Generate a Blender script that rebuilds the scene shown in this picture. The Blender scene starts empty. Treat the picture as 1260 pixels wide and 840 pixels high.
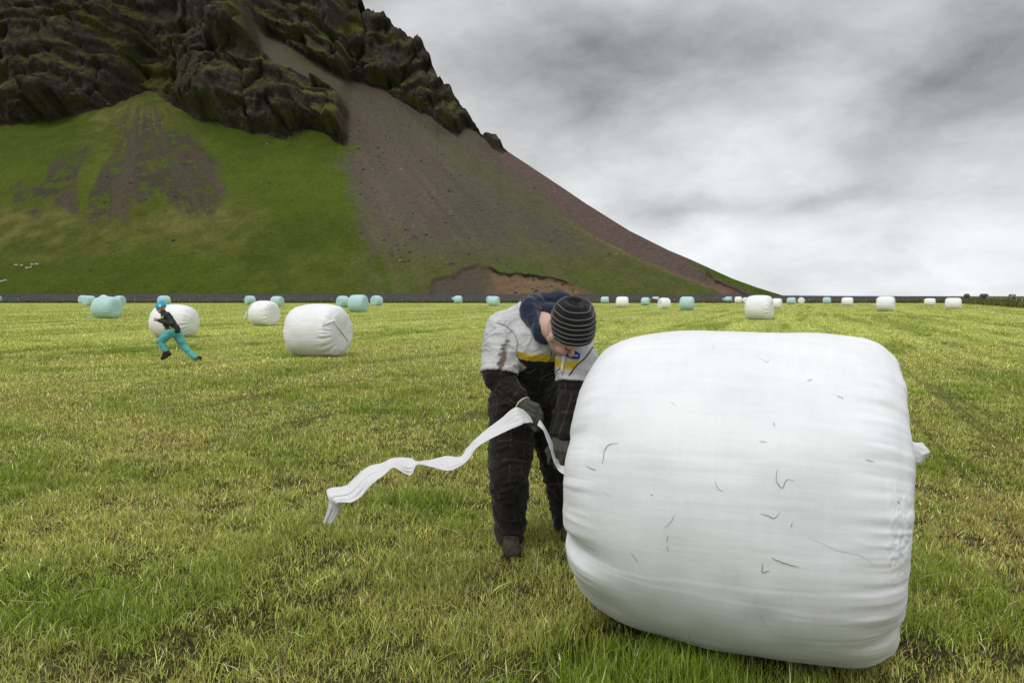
import bpy, bmesh, math, random
import numpy as np
from mathutils import Vector, Matrix, Quaternion
from mathutils.bvhtree import BVHTree

# ------------------------------------------------------------------ camera, world, sun, exposure
S = bpy.context.scene
C = S.collection
PITCH = math.radians(3.80)
CAM_H = 1.45
cam_d = bpy.data.cameras.new('camera'); cam = bpy.data.objects.new('camera', cam_d); C.objects.link(cam)
cam.location = (0, 0, CAM_H); cam.rotation_euler = (math.radians(90) - PITCH, 0, 0)
cam_d.lens = 24; cam_d.sensor_width = 36; cam_d.clip_start = 0.05; cam_d.clip_end = 20000
S.camera = cam
S.view_settings.view_transform = 'Standard'; S.view_settings.look = 'None'
S.view_settings.exposure = 0.0; S.view_settings.gamma = 1
try: S.view_settings.use_curve_mapping = False
except Exception: pass

def at(px, py, Y):
    """world point seen at pixel (px,py) of the 1260x840 photograph, at distance Y along the ground"""
    u = (px - 630) / 840; v = (420 - py) / 840
    dy = math.cos(PITCH) + math.sin(PITCH) * v
    dz = -math.sin(PITCH) + math.cos(PITCH) * v
    s = Y / dy
    return Vector((u * s, Y, CAM_H + dz * s))
def kray(py):
    v = (420 - py) / 840
    return (-math.sin(PITCH) + math.cos(PITCH) * v) / (math.cos(PITCH) + math.sin(PITCH) * v)
def ray_u(px, py):
    v = (420 - py) / 840
    return ((px - 630) / 840) / (math.cos(PITCH) + math.sin(PITCH) * v)
def dist_of(py):                     # ground distance of a pixel row
    return -CAM_H / kray(py)

SUN_EL, SUN_AZ = math.radians(54), math.radians(-150)   # azimuth measured from +Y clockwise; from behind left
sun_dir = Vector((math.sin(SUN_AZ) * math.cos(SUN_EL), math.cos(SUN_AZ) * math.cos(SUN_EL), math.sin(SUN_EL)))
sd = bpy.data.lights.new('sun', 'SUN'); sun = bpy.data.objects.new('sun', sd); C.objects.link(sun)
sd.energy = 1.2; sd.angle = math.radians(24); sd.color = (1.0, 0.97, 0.92)
sun.rotation_euler = (-sun_dir).to_track_quat('-Z', 'Y').to_euler()

class NT:
    def __init__(s, tree): s.t = tree; s.n = tree.nodes; s.l = tree.links
    def new(s, typ, ins=None, **kw):
        nd = s.n.new(typ)
        for k, v in kw.items(): setattr(nd, k, v)
        if ins:
            for k, v in ins.items(): s.put(nd.inputs[k], v)
        return nd
    def put(s, sock, v):
        if isinstance(v, bpy.types.NodeSocket): s.l.new(v, sock)
        elif isinstance(v, bpy.types.Node): s.l.new(v.outputs[0], sock)
        else: sock.default_value = v
    def math(s, op, a, b=None, c=None, clamp=False):
        nd = s.new('ShaderNodeMath', operation=op, use_clamp=clamp); s.put(nd.inputs[0], a)
        if b is not None: s.put(nd.inputs[1], b)
        if c is not None: s.put(nd.inputs[2], c)
        return nd.outputs[0]
    def vmath(s, op, a, b=None, scale=None):
        nd = s.new('ShaderNodeVectorMath', operation=op); s.put(nd.inputs[0], a)
        if b is not None: s.put(nd.inputs[1], b)
        if scale is not None: s.put(nd.inputs[3], scale)
        return nd.outputs[1] if op in ('DOT_PRODUCT', 'LENGTH', 'DISTANCE') else nd.outputs[0]
    def mix(s, f, a, b, typ='MIX'):
        nd = s.new('ShaderNodeMix', data_type='RGBA', blend_type=typ)
        s.put(nd.inputs[0], f); s.put(nd.inputs[6], a); s.put(nd.inputs[7], b); return nd.outputs[2]
    def ramp(s, f, stops, interp='LINEAR'):
        nd = s.new('ShaderNodeValToRGB'); cr = nd.color_ramp; cr.interpolation = interp
        while len(cr.elements) < len(stops): cr.elements.new(0.5)
        for e, (p, c) in zip(cr.elements, stops):
            e.position = p; e.color = (c, c, c, 1) if isinstance(c, (int, float)) else (*c[:3], 1)
        s.put(nd.inputs[0], f); return nd.outputs[0]
    def noise(s, vec, scale, detail=4, rough=0.55, dist=0.0):
        nd = s.new('ShaderNodeTexNoise'); nd.inputs['Scale'].default_value = scale
        nd.inputs['Detail'].default_value = detail; nd.inputs['Roughness'].default_value = rough
        nd.inputs['Distortion'].default_value = dist; s.put(nd.inputs['Vector'], vec); return nd.outputs[0]
    def mapping(s, vec, scale=(1, 1, 1), loc=(0, 0, 0), rot=(0, 0, 0)):
        nd = s.new('ShaderNodeMapping'); s.put(nd.inputs[0], vec)
        nd.inputs['Scale'].default_value = scale; nd.inputs['Location'].default_value = loc
        nd.inputs['Rotation'].default_value = rot; return nd.outputs[0]

W = bpy.data.worlds.new('World'); S.world = W; W.use_nodes = True
w = NT(W.node_tree); w.n.clear()
sky = w.new('ShaderNodeTexSky'); sky.sky_type = 'NISHITA'; sky.sun_disc = False
sky.sun_elevation = SUN_EL; sky.sun_rotation = SUN_AZ
d = w.new('ShaderNodeTexCoord').outputs['Generated']
dn = w.vmath('NORMALIZE', d)
sep = w.new('ShaderNodeSeparateXYZ', {0: dn})
zc = w.math('MAXIMUM', sep.outputs[2], 0.0)
# clouds on a flattened dome: direction divided by its height
inv = w.math('DIVIDE', 1.0, w.math('ADD', zc, 0.50))
flat = w.vmath('SCALE', dn, scale=inv)
warp = w.vmath('SCALE', w.vmath('SUBTRACT', w.new('ShaderNodeTexNoise', {'Vector': flat, 'Scale': 1.8, 'Detail': 8}).outputs['Color'], (0.5, 0.5, 0.5)), scale=0.22)
dw = w.vmath('ADD', dn, warp)
dens = w.noise(flat, 1.7, 8, 0.58, 0.35)
dens2 = w.noise(flat, 4.6, 8, 0.6, 0.25)
dens3 = w.noise(w.mapping(dn, (3, 3, 6)), 2.6, 8, 0.62, 0.2)
dark = w.math('ADD', w.math('MULTIPLY', w.math('SUBTRACT', dens, 0.5), 0.55), w.math('MULTIPLY', w.math('SUBTRACT', dens2, 0.5), 0.45))
dark = w.math('ADD', dark, w.math('MULTIPLY', w.math('SUBTRACT', dens3, 0.5), 0.62))
def cloudblob(px, py, rx, ry, amt, rot=0.0):
    """soft cloud bank around a fixed sky direction; rx, ry are tangent-plane half sizes"""
    global dark
    c = at(px, py, 1.0) - Vector((0, 0, CAM_H)); c.normalize()
    right = c.cross(Vector((0, 0, 1))).normalized(); up = right.cross(c)
    r2 = right * math.cos(rot) + up * math.sin(rot); u2 = -right * math.sin(rot) + up * math.cos(rot)
    df = w.vmath('SUBTRACT', dw, tuple(c))
    a = w.math('DIVIDE', w.vmath('DOT_PRODUCT', df, tuple(r2)), rx)
    b = w.math('DIVIDE', w.vmath('DOT_PRODUCT', df, tuple(u2)), ry)
    q = w.math('ADD', w.math('MULTIPLY', a, a), w.math('MULTIPLY', b, b))
    g = w.math('POWER', 2.718, w.math('MULTIPLY', q, -1.0))
    dark = w.math('ADD', dark, w.math('MULTIPLY', g, amt))
#CLOUDS
cloudblob(690, 95, .16, .075, .44)
cloudblob(860, 60, .20, .050, .34, .12)
cloudblob(620, 190, .11, .08, .12)
cloudblob(1195, 130, .11, .075, .52, .25)
cloudblob(1260, 30, .10, .08, .25)
cloudblob(500, 5, .09, .035, .34)
cloudblob(830, 262, .09, .022, .26)
cloudblob(1035, 253, .09, .015, .28)
cloudblob(575, 45, .07, .04, -.34)
cloudblob(760, 20, .10, .03, -.12)
cloudblob(1080, 330, .3, .04, -.08)
cloudblob(960, 200, .16, .06, -.14)
cloudblob(900, 330, .6, .05, -.10)
elev = w.ramp(zc, [(0.0, (.84, .87, .90)), (0.06, (.82, .84, .87)), (0.16, (.80, .815, .825)), (0.30, (.72, .73, .74)), (0.45, (.66, .665, .68)), (0.8, (1.15, 1.16, 1.18)), (1.0, (1.3, 1.3, 1.32))])
fac = w.math('ADD', 1.0, w.math('MULTIPLY', dark, -0.95))
fac = w.math('MINIMUM', w.math('MAXIMUM', fac, 0.38), 1.28)
cl = w.vmath('SCALE', elev, scale=fac)
bg1 = w.new('ShaderNodeBackground', {'Color': sky.outputs[0], 'Strength': 0.05})
bg2 = w.new('ShaderNodeBackground', {'Color': cl, 'Strength': 0.96})
mx = w.new('ShaderNodeMixShader', {0: 0.94, 1: bg1.outputs[0], 2: bg2.outputs[0]})
w.new('ShaderNodeOutputWorld', {0: mx.outputs[0]})

# ------------------------------------------------------------------ helpers
def tag(o, label=None, cat=None, group=None, kind=None):
    if label: o['label'] = label
    if cat: o['category'] = cat
    if group: o['group'] = group
    if kind: o['kind'] = kind
    return o
def empty(name, loc=(0, 0, 0), label=None, cat=None, group=None):
    o = bpy.data.objects.new(name, None); C.objects.link(o); o.location = loc; o.empty_display_size = .2
    return tag(o, label, cat, group)
def link(name, me, parent=None, mats=None):
    o = bpy.data.objects.new(name, me); C.objects.link(o)
    for m in (mats or []): me.materials.append(m)
    if parent is not None: o.parent = parent
    return o
def npmesh(name, V, F=None, smooth=True, tris=None):
    """V (n,3); F (m,4) quads and/or tris (k,3)"""
    me = bpy.data.meshes.new(name)
    V = np.asarray(V, np.float32)
    loops = []; starts = []; tot = 0; sizes = []
    if F is not None and len(F): loops.append(np.asarray(F, np.int32).ravel()); sizes.append(np.full(len(F), 4, np.int32))
    if tris is not None and len(tris): loops.append(np.asarray(tris, np.int32).ravel()); sizes.append(np.full(len(tris), 3, np.int32))
    L = np.concatenate(loops); sz = np.concatenate(sizes); st = np.concatenate([[0], np.cumsum(sz)[:-1]]).astype(np.int32)
    me.vertices.add(len(V)); me.vertices.foreach_set('co', V.ravel())
    me.loops.add(len(L)); me.loops.foreach_set('vertex_index', L)
    me.polygons.add(len(sz)); me.polygons.foreach_set('loop_start', st); me.polygons.foreach_set('loop_total', sz)
    me.polygons.foreach_set('use_smooth', np.full(len(sz), smooth, dtype=bool))
    me.update(calc_edges=True); me.validate()
    return me
def set_attr(me, name, arr, kind='FLOAT_COLOR'):
    a = me.attributes.new(name, kind, 'POINT')
    arr = np.asarray(arr, np.float32)
    if kind == 'FLOAT_COLOR':
        if arr.shape[1] == 3: arr = np.concatenate([arr, np.ones((len(arr), 1), np.float32)], 1)
        a.data.foreach_set('color', arr.ravel())
    elif kind == 'FLOAT': a.data.foreach_set('value', arr.ravel())
    else: a.data.foreach_set('vector', arr.ravel())
def grid_faces(nr, nc, wrap=False):
    i = np.arange(nr - 1)[:, None]; j = np.arange(nc if wrap else nc - 1)[None, :]
    a = i * nc + j; b = i * nc + (j + 1) % nc
    return np.stack([a, b, b + nc, a + nc], -1).reshape(-1, 4)
def _h(ix, iy, iz, seed):
    n = (ix * 374761393 + iy * 668265263 + iz * 2147483647 + seed * 1274126177) & 0xFFFFFFFF
    n = ((n ^ (n >> 13)) * 1274126177) & 0xFFFFFFFF
    n = ((n ^ (n >> 16)) * 2246822519) & 0xFFFFFFFF
    return ((n ^ (n >> 15)) & 0xFFFFFF) / float(0xFFFFFF)
def vnoise(x, y, z=0.0, seed=0):
    x, y, z = np.broadcast_arrays(np.asarray(x, float), np.asarray(y, float), np.asarray(z, float))
    x0 = np.floor(x).astype(np.int64); y0 = np.floor(y).astype(np.int64); z0 = np.floor(z).astype(np.int64)
    fx = x - x0; fy = y - y0; fz = z - z0
    fx = fx * fx * (3 - 2 * fx); fy = fy * fy * (3 - 2 * fy); fz = fz * fz * (3 - 2 * fz)
    r = 0
    for dz in (0, 1):
        wz = fz if dz else 1 - fz
        if dz and not np.any(fz): continue
        a = _h(x0, y0, z0 + dz, seed); b = _h(x0 + 1, y0, z0 + dz, seed)
        c = _h(x0, y0 + 1, z0 + dz, seed); e = _h(x0 + 1, y0 + 1, z0 + dz, seed)
        r = r + wz * ((a * (1 - fx) + b * fx) * (1 - fy) + (c * (1 - fx) + e * fx) * fy)
    return r * 2 - 1
def fbm(x, y, z=0.0, oct=5, seed=0, gain=.5, ridged=False):
    s = 0; a = 1; f = 1.0; t = 0
    for o in range(oct):
        n = vnoise(np.asarray(x) * f + 13.1 * o, np.asarray(y) * f + 7.7 * o, np.asarray(z) * f + 3.3 * o, seed + o)
        if ridged: n = 1 - 2 * np.abs(n)
        s = s + a * n; t += a; a *= gain; f *= 2.03
    return s / t
def sstep(a, b, x):
    t = np.clip((x - a) / (b - a), 0, 1); return t * t * (3 - 2 * t)
def lerp(a, b, t): return a + (b - a) * t
def mat(name, color=(.5, .5, .5), rough=.6, spec=.3, **kw):
    m = bpy.data.materials.new(name); m.use_nodes = True; t = NT(m.node_tree)
    p = m.node_tree.nodes['Principled BSDF']; p.inputs['Base Color'].default_value = (*color, 1)
    p.inputs['Roughness'].default_value = rough; p.inputs['Specular IOR Level'].default_value = spec
    for k, v in kw.items(): p.inputs[k].default_value = v
    return m, t, p
def in_poly(px, py, poly):
    inside = np.zeros(px.shape, bool); n = len(poly)
    for i in range(n):
        x1, y1 = poly[i]; x2, y2 = poly[(i + 1) % n]
        c = ((y1 > py) != (y2 > py)) & (px < (x2 - x1) * (py - y1) / (y2 - y1 + 1e-9) + x1)
        inside ^= c
    return inside
def poly_dist(px, py, poly):
    """signed distance, positive inside"""
    d2 = np.full(px.shape, 1e9); n = len(poly)
    for i in range(n):
        x1, y1 = poly[i]; x2, y2 = poly[(i + 1) % n]
        ex, ey = x2 - x1, y2 - y1
        t = np.clip(((px - x1) * ex + (py - y1) * ey) / (ex * ex + ey * ey), 0, 1)
        d2 = np.minimum(d2, (px - x1 - t * ex) ** 2 + (py - y1 - t * ey) ** 2)
    return np.where(in_poly(px, py, poly), 1, -1) * np.sqrt(d2)

# ------------------------------------------------------------------ ground
def ground_z(X, Y):
    X = np.asarray(X, float); Y = np.asarray(Y, float)
    dd = np.hypot(X, Y)
    amp = sstep(1, 6, dd) * (1 - sstep(90, 160, dd))
    n = fbm(X * .55 + Y * .15, Y * .9 - X * .25, 0, 4, 5) * .030 + fbm(X * .12, Y * .22, 0, 2, 9) * .03
    return n * amp + .035 * np.exp(-((X - .945) ** 2 + (Y - 2.9) ** 2) / .85 ** 2)
def build_ground():
    a = np.linspace(-1, 1, 420); X = np.sign(a) * (np.abs(a) * 60 + (np.abs(a) ** 7) * 7000)
    b = np.linspace(0, 1, 520); Y = -12 + 14 * b / .06
    Y = np.where(b < .06, -12 + 14 * b / .06, 2 + 130 * ((b - .06) / .94) ** 1.7 + 11000 * np.clip((b - .8) / .2, 0, 1) ** 5)
    GX, GY = np.meshgrid(X, Y)
    Z = ground_z(GX, GY)
    V = np.stack([GX.ravel(), GY.ravel(), Z.ravel()], 1)
    me = npmesh('ground', V, grid_faces(520, 420))
    m, t, p = mat('field', rough=.95, spec=.1)
    P = t.new('ShaderNodeTexCoord').outputs['Object']
    sepn = t.new('ShaderNodeSeparateXYZ', {0: P})
    camd = t.vmath('LENGTH', P)
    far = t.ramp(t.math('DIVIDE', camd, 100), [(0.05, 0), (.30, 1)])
    cc_ = t.vmath('DOT_PRODUCT', P, (.921, -.389, 0)); ss_ = t.vmath('DOT_PRODUCT', P, (.389, .921, 0))
    def rc(a, b): return t.new('ShaderNodeCombineXYZ', {0: t.math('MULTIPLY', cc_, a), 1: t.math('MULTIPLY', ss_, b)})
    big = t.noise(t.mapping(P, (.10, .22, 1), rot=(0, 0, .12)), 1, 5, .6)
    rows = t.noise(rc(.8, .05), 1, 5, .65, .2)
    mid = t.noise(P, 1.1, 6, .65)
    fine = t.noise(P, 9, 6, .7)
    tiny = t.noise(P, 70, 4, .7)
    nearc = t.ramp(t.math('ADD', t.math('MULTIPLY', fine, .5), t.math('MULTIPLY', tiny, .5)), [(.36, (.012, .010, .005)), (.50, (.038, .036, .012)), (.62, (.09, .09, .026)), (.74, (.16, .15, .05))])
    brown = t.ramp(mid, [(.35, 1), (.55, 0)])
    nearc = t.mix(t.math('MULTIPLY', brown, .45), nearc, (.10, .075, .03, 1))
    mixv = t.math('ADD', t.math('MULTIPLY', rows, .50), t.math('ADD', t.math('MULTIPLY', big, .25), t.math('MULTIPLY', mid, .25)))
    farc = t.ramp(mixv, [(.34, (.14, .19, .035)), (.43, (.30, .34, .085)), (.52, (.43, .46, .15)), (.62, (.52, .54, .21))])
    clump = t.ramp(t.noise(t.mapping(P, (.10, .30, 1)), 1, 6, .7), [(.58, 0), (.64, 1)])
    farc = t.mix(t.math('MULTIPLY', clump, .75), farc, (.13, .21, .02, 1))
    fc = t.mix(t.ramp(tiny, [(.3, .35), (.7, 0)]), farc, (.05, .06, .012, 1))
    farc = t.mix(.5, farc, fc)
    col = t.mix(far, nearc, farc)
    # beyond the field: rough pasture to the horizon
    past = t.ramp(t.math('DIVIDE', sepn.outputs[1], 200), [(.70, 0), (.71, 1)], 'LINEAR')
    pc = t.ramp(t.noise(t.mapping(P, (.01, .04, 1)), 1, 4, .6), [(.35, (.06, .09, .015)), (.65, (.11, .10, .04))])
    col = t.mix(past, col, pc)
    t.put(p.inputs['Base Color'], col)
    bm = t.new('ShaderNodeBump', {'Strength': .6, 'Distance': .03, 'Height': t.math('ADD', fine, tiny)})
    t.put(p.inputs['Normal'], bm)
    o = link('ground', me, None, [m]); tag(o, kind='structure')
build_ground()

# ------------------------------------------------------------------ mountain
def interp(x, pts):
    p = np.array(pts, float); return np.interp(x, p[:, 0], p[:, 1])
SIL = [(-400, -330), (0, -220), (200, -140), (380, -45), (437, 0), (454, 18), (472, 22), (488, 37), (497, 48), (513, 57), (523, 67), (532, 82), (541, 102), (554, 112), (564, 127), (583, 154), (592, 167), (601, 167), (611, 170), (620, 184), (675, 220), (721, 251), (776, 285), (822, 309), (863, 327), (900, 343), (932, 354), (965, 364), (1100, 371)]
TAL = [(-400, 165), (0, 151), (60, 149), (110, 138), (140, 131), (165, 121), (180, 112), (195, 116), (207, 128), (250, 150), (275, 155), (300, 162), (330, 166), (350, 170), (372, 160), (386, 158), (400, 166), (424, 180), (428, 172)]
CLB = [(424, 99), (438, 102), (471, 110), (500, 129), (529, 145), (563, 168), (568, 160), (583, 160), (590, 168), (596, 172), (607, 185), (619, 187), (624, 187)]
def build_mountain():
    NC, NR, NB = 1040, 380, 10
    px = np.concatenate([np.linspace(-420, -20, 110, endpoint=False), np.linspace(-20, 1080, NC - 110)])
    sil = interp(px, SIL) + fbm(px * .12, 3.3, 0, 3, 4) * 3.0 * sstep(430, 450, px) * (1 - sstep(615, 622, px))
    ks = np.array([kray(v) for v in sil])
    Yb = interp(px, [(-400, 176), (500, 172), (700, 172), (960, 176), (1080, 182)])
    kb = -(CAM_H + 1.2) / Yb
    t = np.linspace(0, 1, NR)[:, None]
    k = kb + (ks - kb) * t                            # view slope rows x cols
    PX = np.broadcast_to(px, k.shape)
    # pixel rows (approximate inverse)
    pyt = np.linspace(-360, 400, 800); kt = np.array([kray(v) for v in pyt])
    PY = np.interp(-k, -kt, pyt)
    warp = fbm(PX * .06, PY * .06, 0, 4, 31) * 5 + fbm(PX * .22, PY * .22, 0, 3, 32) * 4
    tal = interp(px, TAL)
    clb = interp(px, CLB)
    s_tal = interp(px, [(-400, .60), (300, .62), (450, .60), (700, .56), (960, .50)])
    # which surface each sample lies on, and its slope
    butt_top = interp(px, [(-400, -500), (300, -500), (315, 40), (322, 62), (340, 82), (384, 99), (410, 112), (428, 136)])
    up_base = interp(px, [(-400, -500), (300, -500), (318, 38), (347, 52), (379, 73), (423, 99), (438, 102)]); up_base = np.where(px > 438, clb, up_base)
    rock = np.zeros(k.shape)
    py_w = PY + warp * .8
    b1 = sstep(1.5, -1.5, PY + warp - tal) * sstep(430, 424, PX + warp)
    b1e = b1 * (1 - sstep(1.5, -2, PY + warp * .6 - butt_top) * (px > 312))
    b2 = sstep(1.5, -1.5, PY + warp * .6 - up_base) * (px > 312) * (px < 623)
    rock = np.clip(b1e + b2, 0, 1)
    steep = 1.75 - 1.0 * sstep(352, 422, PX) * sstep(445, 425, PX) * (b1e > 0) * (b2 < .5)
    slope = s_tal + (steep - s_tal) * rock
    Y = np.zeros(k.shape); Z = np.zeros(k.shape)
    Y[0] = Yb; Z[0] = CAM_H + kb * Yb
    for i in range(1, NR):
        s = np.maximum(slope[i], k[i] + .06)
        Y[i] = (CAM_H - Z[i - 1] + s * Y[i - 1]) / (s - k[i]); Z[i] = CAM_H + k[i] * Y[i]
    U = np.array([[(p - 630) / 840] for p in px])[:, 0]
    vv = (420 - PY) / 840
    X = U / (math.cos(PITCH) + math.sin(PITCH) * vv) * Y
    # smooth distance across columns
    ker = np.array([1, 4, 6, 4, 1]) / 16.
    def blur(A, n):
        for _ in range(n):
            B = np.pad(A, ((0, 0), (2, 2)), 'edge'); A = sum(ker[j] * B[:, j:j + A.shape[1]] for j in range(5))
        return A
    Yr = (CAM_H + 1.2 + 1.3 * 175) / (1.3 - k)
    Y2 = blur(Y / Yr, 22) * Yr; sc = Y2 / Y; Y = Y2; X = X * sc; Z = CAM_H + (Z - CAM_H) * sc
    # ---- relief
    rk = blur(rock, 2)
    big = fbm(X * .018, Z * .020, Y * .01, 4, 51, .55, True)
    medn = fbm(X * .06 + Z * .02, Z * .055, Y * .03, 5, 61, .6, True)
    fin = fbm(X * .22, Z * .30, Y * .1, 4, 71, .6)
    def worley(a, b, seed):
        ia = np.floor(a).astype(int); ib = np.floor(b).astype(int); best = np.full(a.shape, 9.); val = np.zeros(a.shape); sec = np.full(a.shape, 9.)
        for di in (-1, 0, 1):
            for dj in (-1, 0, 1):
                ca_, cb_ = ia + di, ib + dj; dd_ = (ca_ + _h(ca_, cb_, 0 * ca_, seed) - a) ** 2 + (cb_ + _h(ca_, cb_, 0 * ca_ + 1, seed) - b) ** 2
                m_ = dd_ < best; sec = np.where(m_, best, np.minimum(sec, dd_)); val = np.where(m_, _h(ca_, cb_, 0 * ca_ + 2, seed), val); best = np.where(m_, dd_, best)
        return val, np.sqrt(sec) - np.sqrt(best)
    wx = fbm(X * .05, Z * .05, 0, 4, 84) * 9; wz = fbm(X * .05, Z * .05, 3, 4, 85) * 6
    v1, e1 = worley((X + wx) / 15, (Z + wz + X * .15) / 20, 5); v2, e2 = worley((X + wx) / 3.2, (Z + wz) / 4.2, 6)
    q_ = (Z + wz * 1.6 + X * .12) / 11.0; fr = q_ - np.floor(q_); terr = sstep(0, .35, fr) - fr
    strata = terr * 6.0 + (v1 - .5) * 9 + (v2 - .5) * 1.3 - sstep(.12, .0, e1) * 2.2 - sstep(.12, 0, e2) * .4 + .6 * np.sin((Z + fbm(X * .03, Z * .03, 0, 3, 81) * 14) * .62) * .5 + np.sin((Z * .9 - X * .25 + fbm(X * .05, Z * .05, 0, 3, 82) * 8) * .35) * .6
    colm = fbm(X * .35, Z * .03, 0, 4, 83, .6, True)
    disp = rk * (big * 6.5 + medn * 2.2 + fin * 1.3 + strata * 1.0 + colm * 1.8)
    def bump(cx, cy, rx, ry, amt, rot=0):
        dx = PX - cx; dy = PY - cy; c, s_ = math.cos(rot), math.sin(rot)
        a = (dx * c + dy * s_) / rx; b = (-dx * s_ + dy * c) / ry
        return amt * np.exp(-(a * a + b * b) ** 2)
    hand = (bump(268, 112, 42, 36, 15) + bump(290, 48, 27, 28, 15) + bump(345, 135, 45, 26, 8) + bump(408, 150, 22, 30, 7) + bump(60, 95, 55, 60, 9) + bump(150, 95, 22, 14, 5)
            + bump(195, 88, 28, 40, -14) + bump(225, 30, 40, 22, -9) + bump(120, 40, 22, 46, 7, .7) + bump(425, 80, 7, 24, 6) + bump(505, 105, 26, 38, 5, -.5) + bump(400, 20, 32, 24, 6) + bump(455, 55, 20, 22, 4) + bump(470, 40, 12, 8, -4))
    disp = disp + hand * rk
    wl_ = sstep(-1, 13, tal - PY - warp); wu_ = np.where(PX > 312, sstep(-1, 9, up_base - PY - warp * .6), 0)
    disp = disp * (1 - .65 * sstep(585, 602, PX) * rk) * (.12 + .88 * np.clip(np.maximum(wl_ * (PX < 430), wu_), 0, 1))
    # fans, flow gullies on scree
    phi = np.arctan2(PY + 10, PX - 330); rr = np.hypot(PY + 10, PX - 330)
    gul = fbm(phi * 48, rr * .006, 0, 5, 91, .62)
    phi2 = np.arctan2(PY - 90, PX - 178); rr2 = np.hypot(PY - 90, PX - 178)
    gul2 = fbm(phi2 * 16, rr2 * .012, 0, 4, 92)
    lw = sstep(430, 400, PX)
    talus = 1 - rk
    disp = disp + talus * (gul * .40 * (1 - lw) + gul2 * .7 * lw + fbm(X * .02, Z * .02, 0, 3, 93) * 2.0 + fbm(X * .35, Z * .35, 0, 3, 94) * .18) * sstep(0, 12, Z)
    disp = disp + bump(178, 190, 90, 70, 5) * talus
    # landslip scar above the road
    SC = [(526, 366), (531, 343), (545, 338), (557, 338), (568, 329), (585, 324), (602, 326), (616, 335), (650, 336), (690, 343), (715, 354), (733, 366)]
    w1 = fbm(PX * .15, PY * .15, 0, 3, 95) * 1.5
    scd = poly_dist(PX + w1, PY + w1, SC)
    scar = sstep(-.6, .8, scd)
    disp = disp - scar * 1.3 * sstep(0, 5, scd)
    SC2 = [(870, 335), (880, 346), (905, 355), (925, 366), (895, 366), (880, 356), (868, 345)]
    scar2 = sstep(-1, 1, poly_dist(PX + w1, PY + w1, SC2)); disp -= scar2 * 1.2
    Yd = Y - disp * .85
    Zd = Z + disp * .25
    jag = rk * (fbm(X * .25, Z * .1, Y * .25, 4, 99, .6) * 1.8) * (1 - .6 * sstep(585, 600, PX))
    Zd = Zd + jag * sstep(.8, 1, t)
    # ---- colour (albedo)
    nz_y = np.gradient(Zd, axis=0) / (np.abs(np.gradient(Yd, axis=0)) + 1e-3)
    nz_y = blur(np.clip(nz_y, 0, 8), 1)
    def c3(r, g, b): return np.array([r, g, b])[None, None, :]
    g1 = fbm(X * .03, Z * .05, Y * .02, 5, 11); g2 = fbm(X * .25, Z * .25, Y * .2, 4, 12); g3 = fbm(X * 1.1, Z * 1.1, Y, 3, 13)
    def mixc(a, b, f): return a + (b - a) * np.clip(f, 0, 1)[..., None]
    rockc = mixc(c3(.024, .019, .015), c3(.060, .048, .037), .5 + g2 * .7 + g3 * .4)
    rockc = mixc(rockc, c3(.085, .045, .028), sstep(.1, .5, g1 + g2 * .4) * .5 * sstep(300, 520, PX))
    rockc = mixc(rockc, c3(.12, .105, .09), sstep(.35, .6, g2 * .7 + g3 * .5) * .5)
    rockc = rockc * (.95 + .5 * v2[..., None])
    mossc = mixc(c3(.034, .042, .009), c3(.092, .100, .017), .5 + g2 + .35 * sstep(150, 420, PX))
    moss = sstep(1.6, .75, nz_y + g2 * .35) * sstep(-.30, .30, g1 + g2 * .3 + .15) 
    moss = np.clip(moss + bump(195, 80, 30, 32, .55) * (.6 + g2) + bump(440, 48, 20, 9, .9) + bump(300, 15, 14, 5, .8) + bump(490, 60, 22, 8, .8, .6) + bump(330, 60, 60, 10, .5, .5) + bump(345, 62, 45, 9, .5, .5) + bump(150, 60, 60, 8, .7, .65) + bump(420, 15, 20, 8, .5), 0, 1)
    moss = moss * (.25 + .75 * sstep(.80, .99, blur(rk, 4)))
    rockc = mixc(rockc, mossc, moss)
    green = mixc(c3(.047, .070, .006), c3(.088, .122, .010), .5 + g1 * .6 + g2 * .35)
    green = mixc(green, c3(.042, .062, .010), sstep(.25, .6, g3) * .35)
    olive = mixc(c3(.10, .095, .022), c3(.145, .14, .038), .5 + g2)
    screec = mixc(c3(.082, .067, .049), c3(.116, .095, .070), .5 + gul * .45 + g3 * .5)
    screec = mixc(screec, c3(.088, .086, .062), sstep(-.1, .5, fbm(phi * 14, rr * .004, 0, 3, 14)) * .75)
    screec = mixc(screec, c3(.14, .108, .080), bump(500, 235, 60, 70, .45, .5) * (.6 + gul))
    talc = green
    # olive tints left
    ol = bump(165, 150, 60, 35, .85) + bump(60, 285, 120, 36, .95) + bump(250, 275, 80, 34, .95) + bump(180, 190, 80, 60, .35) + bump(385, 330, 110, 30, .35)
    talc = mixc(talc, olive, ol * (.75 + g1 * .8 + g2 * .8))
    wl = fbm(PX * .045, PY * .045, 0, 4, 15) * 14 + gul2 * 16
    FAN = [(178, 122), (160, 150), (128, 180), (60, 208), (12, 250), (40, 262), (62, 250), (90, 262), (128, 286), (146, 270), (160, 280), (170, 258), (205, 248), (230, 262), (250, 268), (262, 245), (290, 246), (268, 205), (238, 168), (205, 135)]
    FING = [(98, 252), (103, 212), (128, 180), (150, 160), (160, 170), (148, 195), (125, 228), (108, 254)]
    fan = sstep(-6, 5, poly_dist(PX + wl, PY + wl * .7, FAN) + g2 * 5) * (1 - sstep(-2, 2, poly_dist(PX + wl * .3, PY + wl * .2, FING)))
    fan = fan * sstep(-.30, .25, gul2 * .9 + g2 * 1.0 + g3 * .4 + .32 - sstep(185, 120, PY) * .7 - sstep(225, 275, PY) * .25)
    fanc = mixc(c3(.050, .040, .030), c3(.088, .070, .05), .5 + gul2 + g3 * .5)
    talc = mixc(talc, fanc, fan * .95)
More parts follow.
